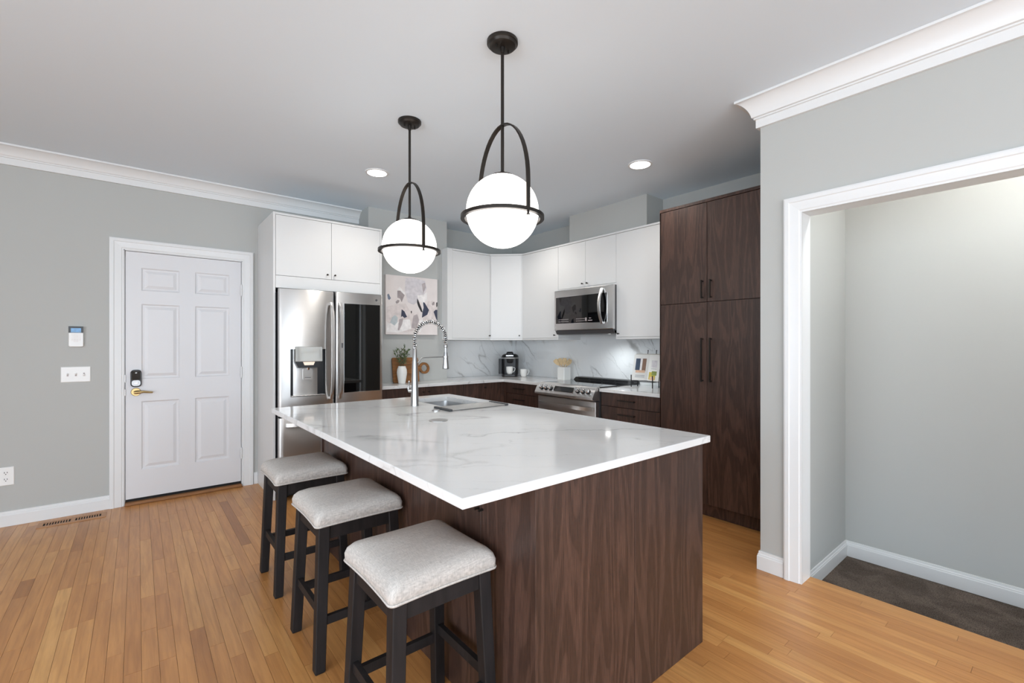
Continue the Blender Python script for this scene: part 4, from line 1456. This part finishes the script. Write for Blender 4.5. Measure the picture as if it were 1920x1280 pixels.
# control panel, slanted
prof = [(3.372, 0.918), (3.335, 0.912), (3.300, 0.868), (3.272, 0.818), (3.272, 0.800), (3.300, 0.787), (3.372, 0.787)]
m = MB().loft([[(a, y, b) for a, b in prof] for y in (GY0, GY0 + 0.003, GY1 - 0.003, GY1)])
cpn = m.obj('control_panel', 'steel', t, smooth=25.0)
sn = Vector((-(0.912 - 0.818), 0, -(3.272 - 3.335) * -1)).normalized()
p_hi, p_lo = Vector((3.335, 0, 0.912)), Vector((3.272, 0, 0.818))
dn = (p_lo - p_hi)
nrm = Vector((-dn.z * -1, 0, dn.x * -1)).normalized()
if nrm.x > 0:
    nrm = -nrm
mid = Vector((3.300, 0, 0.868))
for ky in (2.880, 2.945, 3.010, 3.390, 3.455, 3.520):
    c0 = mid + Vector((0, ky, 0)) + nrm * 0.0035
    m = MB().cyl(c0, c0 + nrm * 0.008, 0.026, 0.026, 24)
    kb = m.obj('knob_ring', 'black_plastic', cpn, smooth=40.0)
    m = MB().cyl(c0 + nrm * 0.008, c0 + nrm * 0.030, 0.022, 0.020, 24)
    m.bar(c0 + nrm * 0.036 - Vector((0, 0, 0.0)), c0 + nrm * 0.0305, 0.010, 0.038, side=(0, 1, 0))
    m.obj('knob', 'chrome', cpn, smooth=40.0)
up = (p_hi - p_lo).normalized()
m = MB()
cc = mid + nrm * 0.0075
q = [cc + up * a + Vector((0, b, 0)) for a, b in ((-0.026, 3.075), (-0.026, 3.330), (0.026, 3.330), (0.026, 3.075))]
m.loft([q, [p - nrm * 0.006 for p in q]])
m.obj('display', 'black_glass', cpn)
# oven door
m = B(3.318, 3.3715, GY0 + 0.004, GY1 - 0.004, 0.235, 0.776, bev=0.004)
od = m.obj('oven_door', 'steel', t)
B(3.3155, 3.319, GY0 + 0.075, GY1 - 0.075, 0.300, 0.635).obj('oven_window', 'black_glass', od)
pts = []
for k in range(21):
    a = k / 20
    off = 0.010 + 0.045 * (1 - (2 * a - 1) ** 4)
    pts.append((3.322 - off, GY0 + 0.028 + (GY1 - GY0 - 0.056) * a, 0.705))
MB().ribbon(pts, 0.034, 0.014, (0, 0, 1)).obj('handle', 'steel', od, smooth=40.0)
B(3.322, 3.3715, GY0 + 0.004, GY1 - 0.004, 0.065, 0.228, bev=0.004).obj('storage_drawer', 'steel', t)

# ================================================================ MICROWAVE
MX = 3.565
MY0, MY1, MZ0, MZ1 = 2.800, 3.598, 1.470, 1.9035
t = thing('microwave', 'stainless over-the-range microwave with curved handle', 'microwave', (3.8, 3.2, MZ0))
B(MX + 0.035, XR - 0.022, MY0 + 0.004, MY1, MZ0 - 0.040, MZ1).obj('body', 'fridge_side', t)
m = MB().loft([[(a, y, b) for a, b in ((MX + 0.034, MZ0), (MX + 0.004, MZ0), (MX, MZ0 + 0.006), (MX, MZ1 - 0.006), (MX + 0.004, MZ1), (MX + 0.034, MZ1))] for y in (MY0, MY1)])
md = m.obj('door', 'steel_h', t)
wy0, wy1, wz0, wz1 = MY0 + 0.072, MY1 - 0.022, MZ0 + 0.072, MZ1 - 0.075
B(MX - 0.0018, MX + 0.02, wy0 - 0.004, wy1 + 0.004, wz0 - 0.004, wz1 + 0.004).obj('window_rim', 'chrome', md)
B(MX - 0.003, MX + 0.02, wy0, wy1, wz0, wz1).obj('window_glass', 'black_glass', md)
pts = []
for k in range(17):
    a = k / 16
    off = 0.006 + 0.050 * (1 - (2 * a - 1) ** 2)
    pts.append((MX - off, MY0 + 0.128, MZ0 + 0.055 + (MZ1 - MZ0 - 0.085) * a))
MB().ribbon(pts, 0.030, 0.011, (0, 1, 0)).obj('handle', 'steel', md, smooth=40.0)
hd = t.children[0]
m = MB()
for r in range(2):
    for k in range(8):
        y = wy1 - 0.045 - k * 0.019
        m.box(MX - 0.0036, MX - 0.003, y - 0.010, y, wz0 + 0.018 + r * 0.022, wz0 + 0.025 + r * 0.022)
    for k in range(10):
        y = wy1 - 0.300 - k * 0.0155
        m.box(MX - 0.0036, MX - 0.003, y - 0.008, y, wz0 + 0.018 + r * 0.022, wz0 + 0.024 + r * 0.022)
m.box(MX - 0.0036, MX - 0.003, wy1 - 0.445, wy1 - 0.425, wz0 + 0.016, wz0 + 0.052)
m.box(MX - 0.0036, MX - 0.003, wy1 - 0.520, wy1 - 0.465, wz0 + 0.018, wz0 + 0.026)
m.box(MX - 0.0036, MX - 0.003, wy1 - 0.505, wy1 - 0.475, wz0 + 0.042, wz0 + 0.048)
lg = m.obj('key_legends', 'pt_mauve', md)
lg['kind'] = 'stuff'
m = MB().cyl((MX - 0.0015, MY1 - 0.018, MZ0 + 0.037), (MX + 0.001, MY1 - 0.018, MZ0 + 0.037), 0.006, n=14)
m.obj('emblem', 'mark_white', md)
m = MB().loft([[(a, y, b) for a, b in ((MX + 0.012, MZ0 - 0.004), (MX + 0.034, MZ0 - 0.042), (MX + 0.10, MZ0 - 0.048), (MX + 0.10, MZ0 - 0.041), (MX + 0.0345, MZ0 - 0.004))] for y in (MY0 + 0.004, MY1)])
m.obj('vent_grille', 'fridge_side', t)
for yy in (2.98, 3.42):
    MB().lathe([(0.026, -0.006), (0.03, -0.0005)], (3.72, yy, MZ0 - 0.040), 18).obj('cooktop_lamp', 'lamp_disc' if yy < 3 else 'white_plastic', t)
d = bpy.data.lights.new('cooktop_light', 'SPOT')
d.energy = 15
d.spot_size = math.radians(150)
d.spot_blend = 0.9
d.color = (0.90, 0.97, 1.0)
d.shadow_soft_size = 0.03
o = bpy.data.objects.new('cooktop_light', d)
COL.objects.link(o)
o.location = (3.72 - 3.8, 2.98 - 3.2, -0.050)
o.parent = t

# ================================================================ CANVAS
CX0, CX1, CZ0, CZ1, CYF = 2.028, 2.652, 1.424, 2.060, 4.572
t = thing('canvas_painting', 'square abstract canvas with blush grey and navy strokes', 'painting', ((CX0 + CX1) / 2, 4.6, CZ0))
B(CX0, CX1, CYF, 4.6095, CZ0, CZ1, bev=0.002).obj('stretched_canvas', 'canvas', t)
cv = t.children[0]
def patch(mname, pts, lay):
    poly = [(CX0 + (a - 95) / 892 * (CX1 - CX0), CZ1 - (b - 150) / 1013 * (CZ1 - CZ0)) for a, b in pts]
    poly = [(min(CX1 - 0.003, max(CX0 + 0.003, a)), b) for a, b in poly]
    MB().prism(poly, CYF - 0.0004 * lay - 0.0002, CYF + 0.001, axis='Y').obj('brush_stroke', mname, cv)
patch('pt_lav', [(420, 180), (600, 165), (760, 205), (790, 330), (745, 450), (650, 560), (560, 640), (460, 600), (410, 400)], 1)
patch('pt_pink', [(110, 700), (250, 650), (420, 620), (520, 800), (640, 760), (660, 1080), (400, 1120), (105, 940)], 1)
patch('pt_pink', [(810, 560), (900, 540), (985, 620), (985, 1000), (820, 960), (720, 900)], 2)
patch('pt_white', [(620, 470), (720, 455), (790, 400), (800, 540), (720, 600), (650, 560)], 3)
patch('pt_white', [(640, 1110), (655, 910), (715, 890), (735, 960), (680, 1110)], 3)
patch('pt_white', [(120, 980), (240, 970), (400, 900), (500, 900), (520, 1060), (300, 1130), (105, 1120)], 2)
patch('pt_white', [(280, 400), (320, 340), (410, 440), (405, 480), (330, 420)], 3)
patch('pt_mauve', [(290, 1080), (315, 900), (380, 880), (365, 980), (310, 1095)], 4)
patch('pt_mauve', [(520, 1040), (555, 830), (620, 800), (655, 900), (600, 1060)], 4)
patch('pt_mauve', [(700, 260), (760, 230), (775, 310), (730, 420)], 3)
patch('pt_sage', [(165, 960), (200, 870), (245, 832), (290, 870), (280, 960), (235, 1010)], 5)
patch('pt_taupe', [(285, 412), (330, 408), (405, 480), (372, 560), (355, 605), (330, 545), (285, 530)], 5)
patch('pt_taupe', [(255, 605), (290, 568), (322, 580), (300, 622), (270, 636)], 5)
patch('pt_blue', [(120, 490), (142, 474), (178, 550), (150, 582), (130, 560)], 5)
patch('pt_navy', [(725, 580), (752, 590), (830, 715), (800, 800), (705, 858), (715, 760), (735, 680)], 6)
patch('pt_black', [(618, 518), (642, 560), (692, 680), (716, 760), (690, 757), (640, 660), (620, 600)], 6)
patch('pt_navy', [(355, 728), (400, 760), (446, 855), (400, 876), (368, 842), (345, 862)], 6)
patch('pt_navy', [(915, 742), (950, 704), (985, 704), (985, 905), (960, 862)], 6)
patch('pt_black', [(965, 575), (985, 565), (985, 640), (965, 656)], 6)
patch('pt_taupe', [(882, 606), (905, 565), (932, 560), (928, 606), (900, 632)], 6)
patch('pt_black', [(510, 752), (525, 744), (527, 785), (515, 792)], 6)

# ================================================================ COUNTER ITEMS
# cutting board leaning on the chase wall
t = thing('cutting_board', 'brown wooden cutting board with ring handle leaning on the wall', 'cutting board', (2.26, 4.54, CZ))
bx0, bx1, bh = 2.100, 2.405, 0.272
def lean(x, z, off):
    a = math.radians(10)
    return (x, 4.553 + z * math.sin(a) * 0.85 - off, CZ + 0.0008 + z * math.cos(a))
m = MB()
pr = rrect(bx1 - bx0, bh, 0.018, 4, (bx0 + bx1) / 2, bh / 2 + 0.001)
m.loft([[lean(a, b, o) for a, b in pr] for o in (0.0, 0.020)])
m.obj('board', 'board_wood', t)
rc = (bx1 + 0.073, 0.150)
m = MB()
rgs = []
for k in range(33):
    a = 2 * PI * k / 32
    rgs.append([lean(rc[0] + r * math.cos(a), rc[1] + r * math.sin(a), o) for r, o in ((0.038, 0.001), (0.064, 0.001), (0.064, 0.019), (0.038, 0.019))])
m.loft(rgs, cap=False)
bmesh.ops.remove_doubles(m.bm, verts=m.bm.verts, dist=1e-5)
m.obj('ring_handle', 'board_wood', t, smooth=40.0)
m = MB().loft([[lean(a, b, o) for a, b in ((bx1 + 0.0005, 0.122), (bx1 + 0.018, 0.130), (bx1 + 0.018, 0.170), (bx1 + 0.0005, 0.178))] for o in (0.001, 0.019)])
m.obj('neck', 'board_wood', t)

# vase with olive sprigs
vx, vy = 2.160, 4.462
t = thing('vase', 'white tapered ceramic vase with olive sprigs', 'vase', (vx, vy, CZ))
m = MB().lathe([(0.034, 0.0005), (0.037, 0.004), (0.052, 0.095), (0.054, 0.118), (0.050, 0.150), (0.041, 0.172), (0.038, 0.180), (0.040, 0.184), (0.036, 0.184), (0.035, 0.172), (0.030, 0.15), (0.001, 0.15)], (vx, vy, CZ), 28)
m.obj('pot', 'white_ceramic', t, smooth=60.0)
rnd = random.Random(3)
for k in range(9):
    an = 2 * PI * k / 9 + rnd.uniform(-0.3, 0.3)
    hgt = rnd.uniform(0.14, 0.25)
    spread = rnd.uniform(0.03, 0.11)
    p0 = Vector((vx + 0.01 * math.cos(an), vy + 0.01 * math.sin(an), CZ + 0.152))
    p2 = Vector((vx + spread * math.cos(an), min(vy + 0.055, vy + 0.7 * spread * math.sin(an)), CZ + 0.18 + hgt * 0.9))
    pm = p0.lerp(p2, 0.5) + Vector((0, 0, 0.03))
    pth = [(p0 * (1 - u) * (1 - u) + pm * 2 * u * (1 - u) + p2 * u * u) for u in (0, 0.2, 0.4, 0.6, 0.8, 1.0)]
    sg = MB().tube(pth, [0.002] * 5 + [0.001], 5).obj('sprig', 'stem', t)
    for j in range(11):
        u = 0.25 + 0.75 * j / 10
        p = p0 * (1 - u) * (1 - u) + pm * 2 * u * (1 - u) + p2 * u * u
        d1 = Vector((rnd.uniform(-1, 1), rnd.uniform(-1, 0.6), rnd.uniform(-0.1, 0.9))).normalized()
        sd = d1.cross(Vector((rnd.uniform(-1, 1), rnd.uniform(-1, 1), rnd.uniform(-1, 1)))).normalized()
        L, wd = rnd.uniform(0.030, 0.048), rnd.uniform(0.0055, 0.0085)
        nn = d1.cross(sd) * 0.003
        m = MB()
        vs = [m.bm.verts.new(q) for q in (p, p + d1 * L * 0.35 + sd * wd + nn, p + d1 * L * 0.75 + sd * wd * 0.7 + nn, p + d1 * L, p + d1 * L * 0.75 - sd * wd * 0.7 + nn, p + d1 * L * 0.35 - sd * wd + nn)]
        m.bm.faces.new((vs[0], vs[1], vs[2], vs[3]))
        m.bm.faces.new((vs[0], vs[3], vs[4], vs[5]))
        m.obj('leaf', 'leaf', sg)

# coffee maker, built facing -Y and turned to the room
t = thing('coffee_maker', 'black and silver single-serve coffee maker in the corner', 'coffee maker', (3.735, 4.585, CZ), rz=math.radians(-42))
L = dict(local=True)
def rr3(w, dd, r, z, cyo=0.0):
    return [(a, b, z) for a, b in rrect(w, dd, r, 6, 0, cyo)]
MB().loft([rr3(0.20, 0.27, 0.05, 0.0008), rr3(0.205, 0.275, 0.05, 0.012), rr3(0.20, 0.27, 0.05, 0.030)]).obj('base', 'black_plastic', t, smooth=True, **L)
MB().loft([rr3(0.205, 0.15, 0.05, 0.0305, 0.06), rr3(0.215, 0.155, 0.05, 0.23, 0.06)]).obj('column', 'black_plastic', t, smooth=True, **L)
MB().loft([rr3(0.05, 0.12, 0.02, 0.0305, 0.05)[:], rr3(0.05, 0.12, 0.02, 0.225, 0.05)]).obj('reservoir', 'grey_silicone', t, smooth=True, **L)
t.children[-1].location = (-0.125, 0, 0)
MB().loft([rr3(0.222, 0.265, 0.08, 0.2305), rr3(0.232, 0.275, 0.085, 0.238), rr3(0.230, 0.272, 0.085, 0.246)]).obj('silver_band', 'faucet_steel', t, smooth=True, **L)
MB().loft([rr3(0.222, 0.262, 0.08, 0.2465), rr3(0.20, 0.24, 0.08, 0.275), rr3(0.14, 0.18, 0.06, 0.290)]).obj('lid', 'black_plastic', t, smooth=True, **L)
MB().loft([rr3(0.085, 0.15, 0.02, 0.270, -0.055), rr3(0.090, 0.155, 0.025, 0.300, -0.055), rr3(0.065, 0.125, 0.02, 0.318, -0.050)]).obj('lid_handle', 'black_plastic', t, smooth=True, **L)
MB().loft([rr3(0.098, 0.012, 0.004, 0.262, -0.134), rr3(0.098, 0.012, 0.004, 0.276, -0.134)]).obj('handle_trim', 'faucet_steel', t, **L)
MB().lathe([(0.030, 0.175), (0.042, 0.19), (0.046, 0.2295)], (0, -0.065, 0), 20).obj('brew_head', 'black_plastic', t, smooth=True, **L)

# mugs
def mug(px, py, pz, rz, label):
    t = thing('mug', label, 'mug', (px, py, pz), 'white coffee mugs', rz)
    m = MB().lathe([(0.024, 0.0005), (0.029, 0.002), (0.038, 0.022), (0.043, 0.055), (0.044, 0.098), (0.0415, 0.098), (0.040, 0.055), (0.034, 0.022), (0.001, 0.012)], (0, 0, 0), 28)
    m.obj('cup', 'white_ceramic', t, smooth=60.0, local=True)
    pts = [(0.0415, 0, 0.080), (0.058, 0, 0.088), (0.070, 0, 0.078), (0.069, 0, 0.058), (0.056, 0, 0.036), (0.038, 0, 0.026)]
    MB().tube(pts, 0.0045, 8).obj('handle', 'white_ceramic', t, smooth=True, local=True)


mug(3.672, 4.518, CZ + 0.031, math.radians(-30), 'white mug on the coffee maker tray')
mug(3.800, 4.395, CZ, math.radians(-30), 'white mug standing beside the coffee maker')

# utensil crock
ux, uy = 3.868, 3.748
t = thing('utensil_crock', 'white square crock holding wooden utensils', 'crock', (ux, uy, CZ))
S2 = 0.112
m = MB()
rg = [rrect(S2, S2, 0.008, 3, ux, uy)] * 2
o1 = rrect(S2, S2, 0.008, 3, ux, uy)
i1 = rrect(S2 - 0.012, S2 - 0.012, 0.006, 3, ux, uy)
m.loft([[(a, b, CZ + 0.0008) for a, b in o1], [(a, b, CZ + 0.150) for a, b in o1], [(a, b, CZ + 0.150) for a, b in i1], [(a, b, CZ + 0.02) for a, b in i1]])
m.obj('pot', 'white_ceramic', t)
rnd = random.Random(5)
for k, (ox, oy, kind) in enumerate(((-0.030, 0.045, 0), (-0.01, 0.030, 1), (-0.030, 0.005, 1), (0.005, 0.0, 0), (-0.020, -0.020, 0), (0.01, -0.035, 1), (-0.012, -0.052, 0))):
    p0 = Vector((ux + ox * 0.5, uy + oy * 0.45, CZ + 0.022))
    pm = Vector((ux + ox * 0.8, uy + oy * 0.78, CZ + 0.153))
    p1 = Vector((ux + ox * 1.0, uy + oy * 1.12, CZ + 0.170))
    dd = (p1 - pm).normalized()
    u = MB().tube([p0, pm, p1], [0.0045, 0.0045, 0.0055], 8)
    side = Vector((0.55, -0.83, 0))
    rgs = []
    wmax = 0.021 if kind else 0.026
    for tt, wf in ((0, 0.25), (0.02, 0.7), (0.05, 1.0), (0.075, 0.98), (0.088, 0.75 if kind == 0 else 0.95)):
        c2 = p1 + dd * (tt - 0.004)
        nn = dd.cross(side).normalized() * 0.003
        ss = (side - dd * side.dot(dd)).normalized() * wmax * wf
        rgs.append([c2 - ss - nn, c2 + ss - nn, c2 + ss + nn, c2 - ss + nn])
    nm = 'spatula' if kind else 'wooden_spoon'
    o = u.obj(nm, 'utensil_wood', smooth=True)
    tag(o, ('flat wooden spatula standing in the white crock' if kind else 'wooden spoon standing in the white crock'), 'utensil', 'wooden utensils in the crock')
    MB().loft(rgs).obj('blade' if kind else 'bowl', 'utensil_wood', o, smooth=40.0)

# cookbook on its black stand
t = thing('book_stand', 'black metal cookbook stand by the pantry', 'stand', (3.76, 2.58, CZ))
yA, yB = 2.462, 2.700
for yy in (yA, yB):
    xf = 3.722
    MB().bar((xf, yy, CZ + 0.0005), (xf, yy, CZ + 0.118), 0.007, 0.007).obj('front_leg', 'black_metal', t)
    MB().bar((xf + 0.105, yy, CZ + 0.0005), (xf + 0.105, yy, CZ + 0.066), 0.007, 0.007).obj('rear_leg', 'black_metal', t)
    B(xf + 0.0036, xf + 0.1014, yy - 0.0035, yy + 0.0035, CZ + 0.055, CZ + 0.062).obj('side_rail', 'black_metal', t)
B(3.7185, 3.7255, yA + 0.0036, yB - 0.0036, CZ + 0.055, CZ + 0.062).obj('front_rail', 'black_metal', t)
B(3.8235, 3.8305, yA + 0.0036, yB - 0.0036, CZ + 0.055, CZ + 0.062).obj('rear_rail', 'black_metal', t)
for yy in (2.525, 2.620):
    m = MB().tube([(3.827, yy, CZ + 0.0625), (3.885, yy, CZ + 0.340), (3.886, yy, CZ + 0.350)], 0.0035, 8)
    m.sphere((3.886, yy, CZ + 0.352), 0.006, 10, 6)
    m.obj('back_post', 'black_metal', t, smooth=True)
bk = thing('cookbook', 'open cookbook with food photographs on the black stand', 'book', (3.79, 2.58, CZ + 0.0625))
tl = math.radians(12)
spn = Vector((3.808, 2.575, CZ + 0.064))
upv = Vector((math.sin(tl), 0, math.cos(tl)))
def page(sgn):
    """page block: curved from the spine outwards"""
    rg = []
    for k in range(9):
        a = k / 8
        wd = 0.148 * a
        fwd = 0.006 + 0.018 * math.sin(a * PI * 0.75) + 0.030 * a * a
        base = spn + Vector((-fwd, sgn * wd, 0))
        th = Vector((0.010 - 0.004 * a, 0, 0))
        rg.append([base, base + upv * 0.255, base + upv * 0.255 + th, base + th])
    return rg
for sgn in (1, -1):
    pg = MB().loft(page(sgn)).obj('pages', 'paper', bk, smooth=40.0)
    def on(a, z, lift):
        wd = 0.148 * a
        fwd = 0.006 + 0.018 * math.sin(a * PI * 0.75) + 0.030 * a * a
        return spn + Vector((-fwd - lift, sgn * wd, 0)) + upv * z
    def img(mname, a0, a1, z0, z1, lift=0.0006):
        rg = []
        for k in range(5):
            a = a0 + (a1 - a0) * k / 4
            rg.append([on(a, z0, lift), on(a, z1, lift), on(a, z1, 0.0001), on(a, z0, 0.0001)])
        MB().loft(rg).obj('printed_photo', mname, pg)
    if sgn == 1:
        img('ph_sky', 0.55, 0.85, 0.10, 0.215)
        img('ph_brown', 0.18, 0.42, 0.09, 0.215)
        img('pt_white', 0.42, 0.55, 0.09, 0.215)
        img('ph_peach', 0.2, 0.8, 0.075, 0.10, 0.0009)
        img('ph_text', 0.2, 0.8, 0.045, 0.052)
        img('ph_text', 0.2, 0.8, 0.030, 0.037)
    else:
        img('ph_yellow', 0.10, 0.70, 0.012, 0.085)
        img('ph_green', 0.35, 0.80, 0.055, 0.095, 0.0009)
        img('ph_peach', 0.2, 0.62, 0.008, 0.040, 0.0012)
        img('pt_lav', 0.25, 0.75, 0.13, 0.20)
        img('ph_text', 0.25, 0.75, 0.115, 0.120)
m = MB()
rg = []
for k in range(17):
    a = (k - 8) / 8
    fwd = -0.005 + 0.034 * a * a
    base = spn + Vector((-fwd + 0.007 + 0.004 * (1 - abs(a)), a * 0.152, 0))
    rg.append([base, base + upv * 0.262, base + upv * 0.262 + Vector((0.002, 0, 0)), base + Vector((0.002, 0, 0))])
m.loft(rg)
m.obj('cover', 'paper_back', bk, smooth=40.0)
